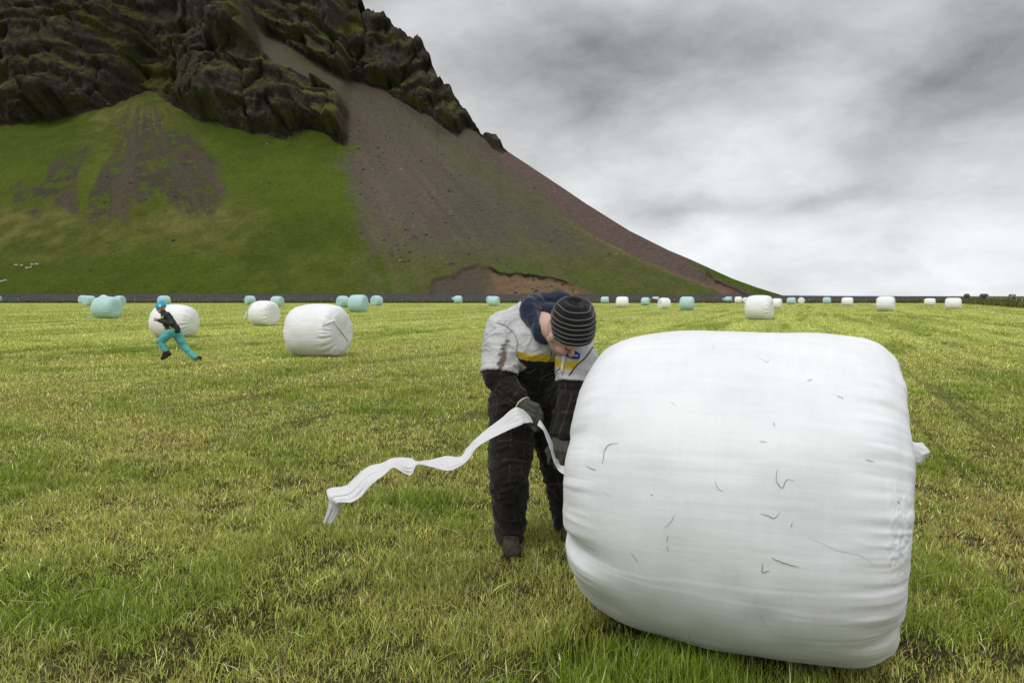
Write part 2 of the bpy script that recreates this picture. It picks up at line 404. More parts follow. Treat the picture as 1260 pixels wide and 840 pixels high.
    bottom = sstep(265, 340, PY)
    # scree to the right of the buttress
    ed = interp(PY[:, :1] * 0 + PX, [(0, 0)]) if False else None
    edge_x = np.interp(PY, [60, 180, 240, 285, 310, 325, 345], [300, 427, 428, 440, 462, 500, 640])
    scr = sstep(-14, 14, PX - edge_x + fbm(PX * .05, PY * .05, 0, 4, 16) * 24 + g3 * 16 + g2 * 10)
    strip_m = bump(372, 82, 62, 9, .8, .52) * sstep(-.3, .3, g2 + g1)
    screec = mixc(screec, c3(.085, .085, .022), strip_m)
    low = sstep(-20, 22, PY - interp(PX, [(430, 318), (520, 318), (620, 322), (720, 312), (800, 322), (900, 352)]) + gul * 34)
    scr = scr * (1 - low * .9)
    # green-tinted gaps across scree by flow lines
    ogr = mixc(c3(.085, .088, .030), c3(.115, .115, .045), .5 + g2)
    screec = mixc(screec, ogr, sstep(255, 345, PY + gul * 70) * .6 + bump(640, 240, 200, 14, .4, .55))
    lower = mixc(green * 1.0, ogr, .5 + gul * 1.2 + g1 * .5)
    lower = mixc(lower, c3(.062, .11, .010), bump(620, 332, 40, 6, .8) + bump(850, 345, 50, 12, .8, .4) + bump(930, 356, 40, 8, 1))
    talc = mixc(talc, lower, sstep(425, 470, PX))
    talc = mixc(talc, screec, scr)
    # reddish outer strip following the skyline
    off = PY - interp(PX, SIL)
    strip = sstep(interp(PX, [(560, 10), (700, 34), (900, 24)]), interp(PX, [(560, 6), (700, 28), (900, 18)]), off + gul * 3) * sstep(590, 625, PX)
    strip = strip * (1 - sstep(850, 870, PX) * sstep(interp(PX, [(850, 2), (960, 12)]), 0, off))
    talc = mixc(talc, mixc(c3(.098, .070, .060), c3(.125, .09, .074), .5 + g3), strip)
    talc = mixc(talc, c3(.20, .125, .075), sstep(4, 0, np.abs(off - interp(PX, [(620, 42), (740, 34), (890, 20)]))) * sstep(680, 720, PX) * sstep(900, 870, PX) * .5)
    rb = sstep(840, 880, PX) * sstep(13, 4, off + g2 * 3) ; talc = mixc(talc, green * .95, rb)
    # scars
    scc = mixc(c3(.092, .074, .052), c3(.21, .135, .070), sstep(590, 615, PX + w1 * 4) * (.7 + g2 * .5))
    scc = mixc(scc, c3(.06, .075, .02), sstep(.3, .5, g2 + g1 * .3) * sstep(620, 640, PX) * .8)
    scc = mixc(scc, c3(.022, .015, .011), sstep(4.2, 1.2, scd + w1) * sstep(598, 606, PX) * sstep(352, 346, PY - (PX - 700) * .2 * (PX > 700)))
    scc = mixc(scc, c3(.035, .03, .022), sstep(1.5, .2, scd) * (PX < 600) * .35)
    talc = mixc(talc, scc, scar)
    talc = mixc(talc, mixc(c3(.08, .058, .048), c3(.19, .12, .08), .5 + g2), scar2)
    col = mixc(talc, rockc, sstep(.04, .30, rk))
    # ---- behind the crest
    Xb = [X]; Yb_ = [Yd]; Zb = [Zd]; cb = [col]
    for dY, dz in ((3, -.6), (8, -3), (20, -11), (45, -27), (80, -48), (140, -85), (260, -160)):
        Xb.append((X[-1] * (1 + dY / Yd[-1]))[None]); Yb_.append((Yd[-1] + dY)[None]); Zb.append(np.maximum(Zd[-1] + dz, -2)[None]); cb.append(col[-1:])
    X = np.concatenate(Xb); Yd = np.concatenate(Yb_); Zd = np.concatenate(Zb); col = np.concatenate(cb)
    me = npmesh('mountain', np.stack([X.ravel(), Yd.ravel(), Zd.ravel()], 1), grid_faces(*X.shape))
    set_attr(me, 'Col', np.clip(col.reshape(-1, 3), 0, 1))
    rkf = np.concatenate([rk] + [rk[-1:]] * 7)
    set_attr(me, 'Rock', rkf.ravel(), 'FLOAT')
    m, T, p = mat('mountain', rough=.95, spec=.12)
    P = T.new('ShaderNodeTexCoord').outputs['Object']
    ca = T.new('ShaderNodeAttribute', attribute_name='Col').outputs['Color']
    ra = T.new('ShaderNodeAttribute', attribute_name='Rock').outputs['Fac']
    n1 = T.noise(P, .9, 7, .7); n2 = T.noise(P, .25, 6, .65)
    v1 = T.new('ShaderNodeTexVoronoi', {'Vector': T.mapping(P, (1, 1, .6)), 'Scale': .22}, feature='DISTANCE_TO_EDGE').outputs[0]
    k_ = T.math('ADD', T.math('MULTIPLY', n1, 1.5), .25)
    cc = T.vmath('SCALE', ca, scale=k_)
    t.__class__
    T.put(p.inputs['Base Color'], cc)
    hgt = T.math('ADD', T.math('MULTIPLY', n1, 1.3), T.math('MULTIPLY', T.math('MULTIPLY', n2, ra), 3.5))
    hgt = T.math('ADD', hgt, T.math('MULTIPLY', T.math('MINIMUM', v1, .25), T.math('MULTIPLY', ra, 1.6)))
    T.put(p.inputs['Normal'], T.new('ShaderNodeBump', {'Strength': .9, 'Distance': .9, 'Height': hgt}))
    o = link('mountain', me, None, [m]); tag(o, kind='structure')
    return o
mountain = build_mountain()

# ------------------------------------------------------------------ road embankment, verge, far land
def build_bank():
    X = np.linspace(-230, 420, 1300)
    prof = [(150.5, -.3), (151.2, .25), (152.5, .75), (154.2, 1.35), (155.8, 1.0), (156.2, 1.02)]
    top = interp(X, [(-230, 2.05), (0, 1.85), (60, 1.55), (92, 1.3), (108, .8), (150, .4), (260, .5), (420, .2)])
    rows = []
    shp = [(148.0, -.3), (149.2, .12), (150.8, .50), (152.4, .85), (153.2, 1.0), (153.8, 1.02), (161, 1.02), (163, .8), (168, -.3)]
    for y, h in shp:
        n = fbm(X * .5, y, 0, 3, 7) * .07
        rows.append(np.stack([X, np.full_like(X, y) + n, np.where(h > 0, top * h, h) + n * .6], 1))
    V = np.stack(rows)
    me = npmesh('road_embankment', V.reshape(-1, 3), grid_faces(len(shp), len(X)))
    m, t, p = mat('gravel_bank', rough=.95, spec=.1)
    P = t.new('ShaderNodeTexCoord').outputs['Object']
    n = t.noise(P, 3.2, 4, .8); n2 = t.noise(P, .2, 3, .6)
    c = t.ramp(n, [(.35, (.045, .042, .044)), (.55, (.085, .08, .082)), (.68, (.17, .165, .165))])
    c = t.mix(t.ramp(n2, [(.4, 0), (.7, .5)]), c, (.06, .055, .05, 1))
    t.put(p.inputs['Base Color'], c)
    t.put(p.inputs['Normal'], t.new('ShaderNodeBump', {'Strength': 1, 'Distance': .3, 'Height': n}))
    tag(link('road_embankment', me, None, [m]), kind='structure')
    # road surface on top
    r = []
    for y in (154.4, 160.6): r.append(np.stack([X, np.full_like(X, y), top * 1.02 + .08], 1))
    me = npmesh('road', np.stack(r).reshape(-1, 3), grid_faces(2, len(X)))
    m, t, p = mat('asphalt', (.05, .05, .052), .9, .2)
    tag(link('road', me, None, [m]), kind='structure')
build_bank()

def blade_mesh(name, x, y, z, h, wd, lean, yaw, col, seed, curl=.5):
    """many grass blades in one mesh; arrays per blade"""
    rng = np.random.default_rng(seed); n = len(x)
    dirx, diry = np.cos(yaw), np.sin(yaw)              # lean direction
    sx, sy = -diry, dirx                               # width direction
    jit = rng.uniform(-.6, .6, n); sx, sy = sx * np.cos(jit) - sy * np.sin(jit), sx * np.sin(jit) + sy * np.cos(jit)
    pts = []
    for f, wf in ((0, 1.0), (.5, .85), (1, .0)):
        hh = h * (f - curl * f * f * .5 * lean); off = h * lean * (f * .45 + f * f * .75)
        cx = x + dirx * off; cy = y + diry * off; cz = z + hh
        if wf > 0:
            pts.append(np.stack([cx - sx * wd * wf / 2, cy - sy * wd * wf / 2, cz], 1)); pts.append(np.stack([cx + sx * wd * wf / 2, cy + sy * wd * wf / 2, cz], 1))
        else: pts.append(np.stack([cx, cy, cz], 1))
    V = np.stack(pts, 1).reshape(-1, 3)
    b = np.arange(n) * 5
    F = np.stack([b, b + 1, b + 3, b + 2], 1); T = np.stack([b + 2, b + 3, b + 4], 1)
    me = npmesh(name, V, F, True, T)
    root = np.array([.45, .5, .8, .8, 1.15])[None, :, None]
    cc = (col[:, None, :] * (np.ones((n, 5, 1)))); cc = cc.reshape(-1, 3)
    set_attr(me, 'Col', cc)
    return me
def grass_mat(name, tr=.35):
    m, t, p = mat(name, rough=.6, spec=.25)
    ca = t.new('ShaderNodeAttribute', attribute_name='Col').outputs['Color']
    t.put(p.inputs['Base Color'], ca)
    tl = t.new('ShaderNodeBsdfTranslucent', {'Color': t.vmath('MULTIPLY', ca, (1.1, 1.15, .7))})
    ms = t.new('ShaderNodeMixShader', {0: tr, 1: p.outputs[0], 2: tl.outputs[0]})
    t.put(m.node_tree.nodes['Material Output'].inputs[0], ms)
    return m
GM = grass_mat('grass_blades', .22)
# ---- verge of rough grass in front of the bank and along the right side of the field
def build_verge():
    rng = np.random.default_rng(3)
    n1 = 30000
    x = rng.uniform(-150, 175, n1); y = 147.3 - rng.random(n1) ** 1.2 * 5.5 + sstep(60, 120, x) * (-3)
    n2 = 36000                                         # right margin: a band running towards the camera
    f = rng.random(n2) ** 1.3; ax = np.interp(f, [0, .35, 1], [56, 68, 93]); ay = np.interp(f, [0, .35, 1], [72, 95, 143])
    side = rng.random(n2); x2 = ax + side * 30 ; y2 = ay + side * 10 + rng.uniform(-1, 1, n2)
    x = np.concatenate([x, x2]); y = np.concatenate([y, y2]); n = n1 + n2
    nn = fbm(x * .15, y * .15, 0, 3, 44)
    h = rng.uniform(.35, .75, n) * (1 + nn * .5) * np.where(np.arange(n) >= n1, 1.35, 1)
    g = rng.random((n, 1)); base = np.array([.055, .085, .012]) * (1 - g) + np.array([.13, .14, .03]) * g
    fl = rng.random(n) < .030 * (x > 10) ; base[fl] = np.array([.45, .22, .03])
    st = rng.random(n) < .10; base[st] = np.array([.22, .18, .08])
    me = blade_mesh('verge_grass', x, y, np.zeros(n), h, rng.uniform(.07, .16, n), rng.uniform(.1, .7, n), rng.uniform(0, 6.28, n), base, 5)
    tag(link('verge_grass', me, None, [GM]), 'rough dark green grass with orange flowers along the field edge', 'grass', kind='stuff')
build_verge()

def tube(pts, rad, seg=6, cap=True):
    """V,F of a tube through pts with radius per point"""
    pts = [Vector(p) for p in pts]; n = len(pts); rad = rad if hasattr(rad, '__len__') else [rad] * n
    V = []; F = []; T = []
    up = Vector((.13, .21, .97)).normalized()
    for i, p in enumerate(pts):
        dr = (pts[min(i + 1, n - 1)] - pts[max(i - 1, 0)]).normalized()
        a = dr.cross(up)
        if a.length < .05: a = dr.cross(Vector((1, 0, 0)))
        a.normalize(); b = dr.cross(a)
        for j in range(seg):
            th = 2 * math.pi * j / seg; V.append(p + (a * math.cos(th) + b * math.sin(th)) * rad[i])
    for i in range(n - 1):
        for j in range(seg):
            F.append((i * seg + j, i * seg + (j + 1) % seg, (i + 1) * seg + (j + 1) % seg, (i + 1) * seg + j))
    if cap:
        V.append(pts[0]); V.append(pts[-1]); c0, c1 = len(V) - 2, len(V) - 1
        for j in range(seg):
            T.append((c0, (j + 1) % seg, j)); T.append((c1, (n - 1) * seg + j, (n - 1) * seg + (j + 1) % seg))
    return V, F, T
class MB:
    def __init__(s): s.V = []; s.F = []
    def add(s, V, F, T=()):
        o = len(s.V); s.V += [tuple(v) for v in V]; s.F += [tuple(i + o for i in f) for f in list(F) + list(T)]
        return s
    def box(s, c, sz, rot=0.0, taper=1.0):
        V = []; cr, sr = math.cos(rot), math.sin(rot)
        for z in (-.5, .5):
            k = 1 if z < 0 else taper
            for (a, b) in ((-.5, -.5), (.5, -.5), (.5, .5), (-.5, .5)):
                x = a * sz[0] * k; y = b * sz[1] * k; V.append((c[0] + x * cr - y * sr, c[1] + x * sr + y * cr, c[2] + z * sz[2]))
        s.add(V, [(0, 3, 2, 1), (4, 5, 6, 7), (0, 1, 5, 4), (1, 2, 6, 5), (2, 3, 7, 6), (3, 0, 4, 7)]); return s
    def tube(s, pts, rad, seg=6): s.add(*tube(pts, rad, seg)); return s
    def build(s, name, m, parent=None, smooth=False):
        me = bpy.data.meshes.new(name); me.from_pydata(s.V, [], s.F); me.update()
        for p in me.polygons: p.use_smooth = smooth
        return link(name, me, parent, [m])
def copy_tree(o, parent=None):
    c = o.copy(); C.objects.link(c); c.parent = parent
    for ch in list(o.children): copy_tree(ch, c)
    return c

def smooth_path(pts, n):
    P = np.array([list(p) for p in pts], float); m = len(P); out = []
    for u in np.linspace(0, m - 1, n):
        i = min(int(u), m - 2); f = u - i; p0 = P[max(i - 1, 0)]; p1 = P[i]; p2 = P[i + 1]; p3 = P[min(i + 2, m - 1)]
        out.append(.5 * ((2 * p1) + (-p0 + p2) * f + (2 * p0 - 5 * p1 + 4 * p2 - p3) * f * f + (-p0 + 3 * p1 - 3 * p2 + p3) * f ** 3))
    return out
# ---- fences
mw, _, _ = mat('weathered_post', (.42, .40, .36), .9, .1)
mwire, _, _ = mat('wire', (.25, .25, .25), .6, .4)
def fence(name, label, pts, hgt):
    r = empty(name, (0, 0, 0), label, 'fence')
    rg = random.Random(5); proto = None
    for (x, y, s) in pts:
        if proto is None:
            proto = MB().tube([(0, 0, -.1), (0, 0, hgt * .6), (.01, 0, hgt)], [.055, .052, .045], 6).build('post', mw, r); o = proto
        else: o = proto.copy(); C.objects.link(o); o.parent = r
        o.location = (x, y, 0); o.rotation_euler = (rg.uniform(-.06, .06), rg.uniform(-.08, .08), rg.uniform(0, 3)); o.scale = (1, 1, s)
    for k in (.45, .8):
        w_ = MB()
        for a, b in zip(pts[:-1], pts[1:]): w_.tube([(a[0], a[1], hgt * k), (b[0], b[1], hgt * k)], .006, 3)
        w_.build('wire', mwire, r)
rg = random.Random(8)
ps = []
for px in (-22, 3, 23.5, 55, 78, 96.5, 118, 142, 167, 185, 220, 234, 256, 279, 300, 322, 342, 356, 380, 408, 440, 470, 495, 520, 545, 575, 605, 640, 670, 705, 735, 765, 800, 830, 860, 890, 925, 960, 995, 1030, 1065, 1100, 1135):
    Yp = 147.6; ps.append(((px - 630) / 840 * Yp, Yp, rg.choice((1, .95, .8, 1.05)) * (1.08 if px in (23.5, 78, 167, 408) else .86)))
fence('field_fence', 'wire fence with small pale posts along the foot of the dark road bank', ps, 1.0)
ps = []
for px, yb in ((1176, 371.5), (1185, 371.6), (1194, 371.8), (1201, 372), (1207, 372.1), (1214.8, 372.3), (1220.7, 372.6), (1225, 372.9), (1231.5, 373.6), (1237.4, 373.4), (1242, 374.2), (1246.5, 374.4), (1251, 374.6), (1257, 375.2), (1265, 375.6), (1275, 376)):
    Yp = dist_of(yb) ; ps.append((ray_u(px, yb) * Yp, Yp, rg.uniform(.8, 1.1)))
fence('pasture_fence', 'wire fence with crooked posts in the long grass at the right edge', ps, 1.05)

# ---- sheds, sign and vehicle on the horizon at right
mdark, _, _ = mat('dark_roof', (.045, .045, .05), .7, .3)
mwall, _, _ = mat('shed_wall', (.20, .17, .15), .9, .1)
mglass, _, _ = mat('vehicle_glass', (.35, .38, .40), .1, .6)
mpaint, _, _ = mat('vehicle_paint', (.05, .055, .06), .4, .5)
mlamp, _, _ = mat('headlamp', (.9, .9, .86), .2, .6)
mtyre, _, _ = mat('tyre', (.02, .02, .02), .9, .1)
def shed(px, wpx, label, Y=420., htop=366.0, doors=1):
    u = ray_u(px, 365) * Y; wd = wpx / 840 * Y; ztop = CAM_H + kray(htop - .8) * Y + 1.2
    r = empty('farm_shed', (u, Y, 0), label, 'shed'); r.rotation_euler = (0, 0, -math.atan(u / Y))
    hw = max(ztop, 2.6)
    MB().box((0, 0, hw * .3), (wd, 7, hw * .6)).build('wall', mwall, r)
    V = [(-wd / 2 - .2, -3.8, hw * .6), (wd / 2 + .2, -3.8, hw * .6), (wd / 2 + .2, 3.8, hw * .6), (-wd / 2 - .2, 3.8, hw * .6), (-wd / 2 + .6, 0, hw), (wd / 2 - .6, 0, hw)]
    MB().add(V, [(0, 1, 5, 4), (2, 3, 4, 5), (1, 2, 5), (3, 0, 4), (3, 2, 1, 0)]).build('roof', mdark, r)
    MB().box((0, -3.55, hw * .22), (1.6, .1, hw * .44)).build('door', mdark, r)
shed(1189.5, 6.5, 'small dark roofed shed on the horizon just right of the rightmost bale', 330)
shed(1210.5, 9, 'longer low shed on the horizon below the tiny road sign', 330)
r = empty('road_sign', (ray_u(1215.5, 363) * 300, 300, 0), 'tiny dark sign on a pole above the low shed at right', 'road sign')
zs = CAM_H + kray(363) * 300
MB().tube([(0, 0, 0), (0, 0, zs)], .06, 6).build('pole', mw, r); MB().box((0, -.08, zs + .1), (.85, .05, .32)).build('panel', mdark, r)
def vehicle(px, Y):
    r = empty('off_road_vehicle', (ray_u(px, 366) * Y, Y, CAM_H + kray(368.3) * Y), 'dark boxy vehicle driving on the road at the far right horizon', 'vehicle')
    MB().box((0, 0, .78), (1.9, 4.2, .62)).box((0, .5, 1.1), (1.82, 3.0, .14)).box((0, .55, 1.86), (1.6, 2.5, .1)).box((-.82, .5, 1.45), (.09, 2.8, .8), 0).box((.82, .5, 1.45), (.09, 2.8, .8)).box((0, 1.85, 1.45), (1.6, .08, .8)).build('body', mpaint, r)
    MB().box((0, -.72, 1.48), (1.5, .06, .62)).build('windscreen', mglass, r)
    for sx in (-.68, .68): MB().tube([(sx, -2.1, .82), (sx, -2.16, .82)], .14, 10).build('headlight', mlamp, r)
    for sx in (-.82, .82):
        for sy in (-1.3, 1.35): MB().tube([(sx - .12, sy, .37), (sx + .12, sy, .37)], .37, 14).build('wheel', mtyre, r)
    r.scale = (1.05,) * 3; r.rotation_euler = (0, 0, -math.atan(r.location.x / Y) + .18)
vehicle(1245.8, 265)

# ---- sheep on the hillside
mwool, _, _ = mat('wool', (.55, .47, .40), .95, .05)
mface, _, _ = mat('sheep_face', (.45, .38, .32), .9, .05)
dg = bpy.context.evaluated_depsgraph_get()
mbvh = BVHTree.FromObject(mountain, dg)
def ico(c, r, sub=2):
    bm = bmesh.new(); bmesh.ops.create_icosphere(bm, subdivisions=sub, radius=1)
    V = [(c[0] + v.co.x * r[0], c[1] + v.co.y * r[1], c[2] + v.co.z * r[2]) for v in bm.verts]; F = [tuple(v.index for v in f.verts) for f in bm.faces]
    bm.free(); return V, F
def make_sheep():
    r = empty('sheep', (0, 0, 0), 'x', 'sheep', 'sheep grazing on the green slope')
    b = MB(); b.add(*ico((0, 0, .62), (.52, .27, .29))); b.add(*ico((.38, 0, .66), (.24, .21, .22)))
    for x in (-.32, .3):
        for y in (-.13, .13): b.tube([(x, y, .5), (x + .03, y, .28), (x, y, 0)], [.075, .04, .04], 6)
    b.tube([(-.5, 0, .7), (-.6, 0, .55)], [.06, .03], 5)
    b.build('body', mwool, r, True)
    h = MB(); h.tube([(.48, 0, .68), (.62, 0, .55), (.72, 0, .36), (.76, 0, .28)], [.11, .11, .08, .05], 8); h.tube([(.6, .05, .6), (.58, .2, .56)], [.03, .02], 4); h.tube([(.6, -.05, .6), (.58, -.2, .56)], [.03, .02], 4)
    h.build('head', mface, r, True)
    return r
sheep0 = make_sheep()
SHEEP = [(19.5, 327.6, .3, 'sheep at the left end of the upper cluster of grazing sheep'), (26.7, 328.2, 1.5, 'second sheep from the left in the upper cluster on the slope'), (33, 331.3, .1, 'sheep lowest in the upper cluster, beside another sheep on its right'), (37.8, 330.3, 2.8, 'sheep just right of the lowest one in the upper cluster'), (39.5, 326.8, 3.0, 'second sheep from the right in the upper cluster on the slope'), (44.8, 326.6, .2, 'sheep at the right end of the upper cluster of grazing sheep'), (1.6, 347.8, .2, 'sheep of the lower pair that stands at the photo\'s left edge'), (6.2, 346.6, 1.0, 'right one of the lower pair of sheep near the left edge')]
for i, (px, py, a, lb) in enumerate(SHEEP):
    o = sheep0 if i == 0 else copy_tree(sheep0)
    p0 = Vector((0, 0, CAM_H)); dr = (at(px, py, 10) - p0).normalized(); hit = mbvh.ray_cast(p0, dr)[0] or at(px, py, 230)
    o.location = hit + Vector((0, 0, -.08)); o.rotation_euler = (0, 0, a); o['label'] = lb; o.scale = (.78,) * 3

# ---- loose stones fallen onto the slope
def build_stones():
    rng = np.random.default_rng(21); bmv, bmf = ico((0, 0, 0), (1, 1, 1), 1); bv = np.array(bmv); bf = np.array(bmf)
    Vs = []; Fs = []; Cs = []; k = 0
    zones = [((430, 110), (560, 330), 230), ((425, 160), (500, 215), 90), ((95, 128), (230, 160), 45), ((300, 170), (430, 240), 18), ((120, 150), (260, 250), 40), ((20, 180), (420, 350), 22), ((540, 200), (800, 330), 70), ((620, 340), (720, 360), 20)]
    for (a, b, n) in zones:
        for _ in range(n):
            px = rng.uniform(a[0], b[0]); py = rng.uniform(a[1], b[1])
            dr = (at(px, py, 10) - Vector((0, 0, CAM_H))).normalized(); h = mbvh.ray_cast(Vector((0, 0, CAM_H)), dr)[0]
            if h is None: continue
            s = min(.20 * math.exp(abs(rng.normal()) * .6), .55 if px > 250 else .7)
            v = bv * (1 + rng.normal(size=(len(bv), 1)) * .18) * s * np.array([1.2, 1, .8]) + np.array(h)
            Vs.append(v); Fs.append(bf + k); k += len(bv); c = rng.uniform(.05, .13) * (2.0 if rng.random() < .12 else 1); Cs.append(np.tile([[c, c * .86, c * .72]], (len(bv), 1)))
    me = npmesh('loose_stones', np.concatenate(Vs), None, False, np.concatenate(Fs)); set_attr(me, 'Col', np.concatenate(Cs))
    m, t, p = mat('stone', rough=.95, spec=.1); t.put(p.inputs['Base Color'], t.new('ShaderNodeAttribute', attribute_name='Col').outputs['Color'])
    tag(link('loose_stones', me, None, [m]), 'loose stones scattered over the scree and grass slope', 'stones', kind='stuff')
build_stones()

# ------------------------------------------------------------------ bales
def film_mat(name, base, dark_, scale=1.0, near=False):
    m, t, p = mat(name, base, .50, .35)
    P = t.new('ShaderNodeTexCoord').outputs['Object']
    n1 = t.noise(P, 2.2 * scale, 5, .6); n2 = t.noise(t.mapping(P, (1.2, 14, 14)), 2.0, 6, .65); n3 = t.noise(t.mapping(P, (2, 40, 40)), 1.5, 4, .7); n4 = t.noise(t.mapping(P, (30, 4, 4)), 1.2, 4, .7)
    f = t.math('ADD', t.math('MULTIPLY', n1, .5), t.math('ADD', t.math('MULTIPLY', n2, .3), t.math('MULTIPLY', n4, .2)))
    c = t.mix(t.ramp(f, [(.36, 1), (.60, 0)]), (*base, 1), (*dark_, 1))
    if near:
        # a few soil-coloured smears and the hay that shows faintly through the film
        sm = t.ramp(t.noise(t.mapping(P, (3, 3, 1.2)), 2.2, 6, .75), [(.63, 0), (.76, .32)])
        c = t.mix(sm, c, (.62, .60, .52, 1))
        hay = t.ramp(t.noise(t.mapping(P, (3, 1, 1), rot=(0, 0, .5)), 22, 5, .8, 1.2), [(.66, 0), (.76, .20)])
        c = t.mix(hay, c, (.50, .52, .46, 1))
    t.put(p.inputs['Base Color'], c)
    h = t.math('ADD', t.math('MULTIPLY', n2, .30 if near else .6), t.math('MULTIPLY', n3, .10 if near else .22))
    if near: h = t.math('ADD', h, t.math('MULTIPLY', t.noise(P, 5, 5, .6), .5))
    if near: h = t.math('ADD', h, t.math('MULTIPLY', n4, .12))
    t.put(p.inputs['Normal'], t.new('ShaderNodeBump', {'Strength': .38 if near else .7, 'Distance': .010 if near else .03, 'Height': h}))
    p.inputs['Subsurface Weight'].default_value = 0.0
    p.inputs['Sheen Weight'].default_value = .15
    return m
M_WHITE = film_mat('white_film', (.85, .86, .865), (.74, .755, .77))
M_WHITE_N = film_mat('white_film_near', (.80, .815, .83), (.69, .71, .73), 1, True)
M_TEAL = film_mat('teal_film', (.46, .66, .66), (.35, .56, .57))
def bale_surface(nx, na, L, R, seed, eL=.55, eR=.5, qL=.3, qR=.3, dents=(), wr=1.0, sq=.965, crumple=None):
    """barrel along X standing on z=0; returns (nx, na, 3)"""
    t = np.linspace(0, 1, nx)[:, None]; tt = np.pi * (t + .035 * np.sin(4 * np.pi * t) * 0)
    ax = -np.cos(tt); e = np.where(ax < 0, eL, eR); q = np.where(ax < 0, qL, qR)
    u = np.sign(ax) * np.abs(ax) ** e                   # -1..1 along the axis
    r = np.clip(np.sin(tt), 0, 1) ** q
    th = np.linspace(0, 2 * np.pi, na, endpoint=False)[None, :]
    cx, sx = np.cos(th), np.sin(th)
    u = u + 0 * th; r = r + 0 * th
    # gathers: film pulled over the shoulder and to the middle of each end
    sh = np.exp(-((np.abs(u) - .86) / .14) ** 2); end = sstep(.93, .99, np.abs(u))
    f1 = fbm(cx * 3.2 + 5, sx * 3.2, np.sign(u) * 3 + u * .6, 4, seed, .55)
    pl = fbm(cx * 9, sx * 9, np.sign(u) * 5 + u * .8, 3, seed + 9, .6, True)
    lump = fbm(u * 1.6, cx * 1.4, sx * 1.4 + 9, 3, seed + 20)
    dr = lump * .020 + wr * (sh * (f1 * .030 + pl * .012)) + wr * end * pl * .010
    lines = fbm(cx * 16, sx * 16, u * .25 + cx, 3, seed + 30) * .0012 * (.4 if crumple else 1) + fbm(cx * 45, sx * 45, u * .3, 2, seed + 31) * .0006 * (.4 if crumple else 1)
    dr = dr + lines * wr
    if crumple:
        for a0, sl, am in ((2.2, .05, .0007), (2.75, -.03, .0009), (3.42, -.05, .0014), (3.50, .03, .0012), (3.95, .04, .0010)):
            q_ = th - a0 - sl * u - fbm(u * 2.5, a0, 0, 3, seed + 60) * .03
            dr = dr + am * sstep(-.004, .004, q_) * np.exp(-np.clip(q_, 0, 9) / .12)
        dr = dr + (fbm(th * 28 + u * 1.2, u * 1.1, 0, 3, seed + 61, .5, True) - .3) * .0009 * sstep(.1, .5, fbm(th * 2.2, u * 1.6, 0, 2, seed + 62) + .15)
        an, wid, amp = crumple; da = (th - an + np.pi) % (2 * np.pi) - np.pi
        wc = np.exp(-(da / wid) ** 2) * sstep(.84, .90, u)
        dr = dr + amp * wc * (fbm(u * 30 + cx * 8, cx * 26, sx * 26, 4, seed + 50, .6, True) + .3)
    for (an, sd_, wid, depth, reach) in dents:
        da = (th - an + np.pi) % (2 * np.pi) - np.pi
        dd = (1 - sd_ * u)                              # 0 at that end
        dr = dr - depth * np.exp(-(da / (wid * (.6 + dd * 1.2))) ** 2) * np.exp(-(dd / reach) ** 2) * sstep(0, .04, dd)
    rr = r * R + dr * np.minimum(1, r * 1.5)
    x = u * L / 2 + np.sign(u) * end * (fbm(rr * cx * 4, rr * sx * 4, np.sign(u), 3, seed + 40) * .025 + ((.0 if crumple else .03) * (1 - (rr / R) ** 2)))
    y = rr * cx; z = rr * sx
    z = np.where(z < 0, z * sq, z); y = y * (1 + .03 * np.exp(-((z + R * .55) / (R * .5)) ** 2))
    z = z + R * sq - .045
    fl = .035
    z = np.where(z < fl, fl * .35 + (z - 0) * .25 * (z > -9) + fl * .4, z)
    z = np.maximum(z, -.02)
    return np.stack([x, y, z], -1)
def bale_mesh(name, nx, na, *a, **k):
    V = bale_surface(nx, na, *a, **k); F = grid_faces(nx, na, True)[:, ::-1]
    return npmesh(name, V.reshape(-1, 3), F)
def gy(x, y): return float(ground_z(x, y))

# near bale
BX, BY, BTH = .935, 2.895, math.radians(22.5)
near = empty('hay_bale', (BX, BY, gy(BX, BY) - .0), 'huge white wrapped round bale filling the right foreground beside the man', 'hay bale', 'bales wrapped in film on the mown field')
near.rotation_euler = (0, 0, -BTH)
# ring angle: 0 = away from camera (+y), pi = towards the camera, pi/2 = top
NEARK = dict(eL=.72, eR=.60, qL=.30, qR=.145, dents=[(math.pi + .30, -1, .10, .065, .30), (math.pi + .72, -1, .16, .02, .5), (math.pi + .60, 1, .10, .035, .22), (math.pi + .95, 1, .09, .03, .3), (math.pi - .5, -1, .12, .018, .25)], wr=.75, sq=.965, crumple=(math.pi - .10, .22, .009))
V = bale_surface(420, 560, 1.24, .666, 3, **NEARK)
me = npmesh('film_wrap', V.reshape(-1, 3), grid_faces(420, 560, True)[:, ::-1]); wrap = link('film_wrap', me, near, [M_WHITE_N])
bpy.context.view_layer.update()
NB = BVHTree.FromPolygons([tuple(near.matrix_world @ Vector(v)) for v in V.reshape(-1, 3)], grid_faces(420, 560, True)[:, ::-1].tolist())
NI = near.matrix_world.inverted()
def on_bale(px, py, lift=.003):
    p0 = Vector((0, 0, CAM_H)); dr = (at(px, py, 1) - p0).normalized(); h, n, i, d_ = NB.ray_cast(p0, dr)
    if h is None: return None
    return NI @ (h + n * (lift if n.dot(dr) < 0 else -lift))
mstalk, _, _ = mat('dry_stalk', (.10, .10, .05), .8, .2)
mstalk2, _, _ = mat('faint_stalk', (.42, .42, .36), .8, .2)
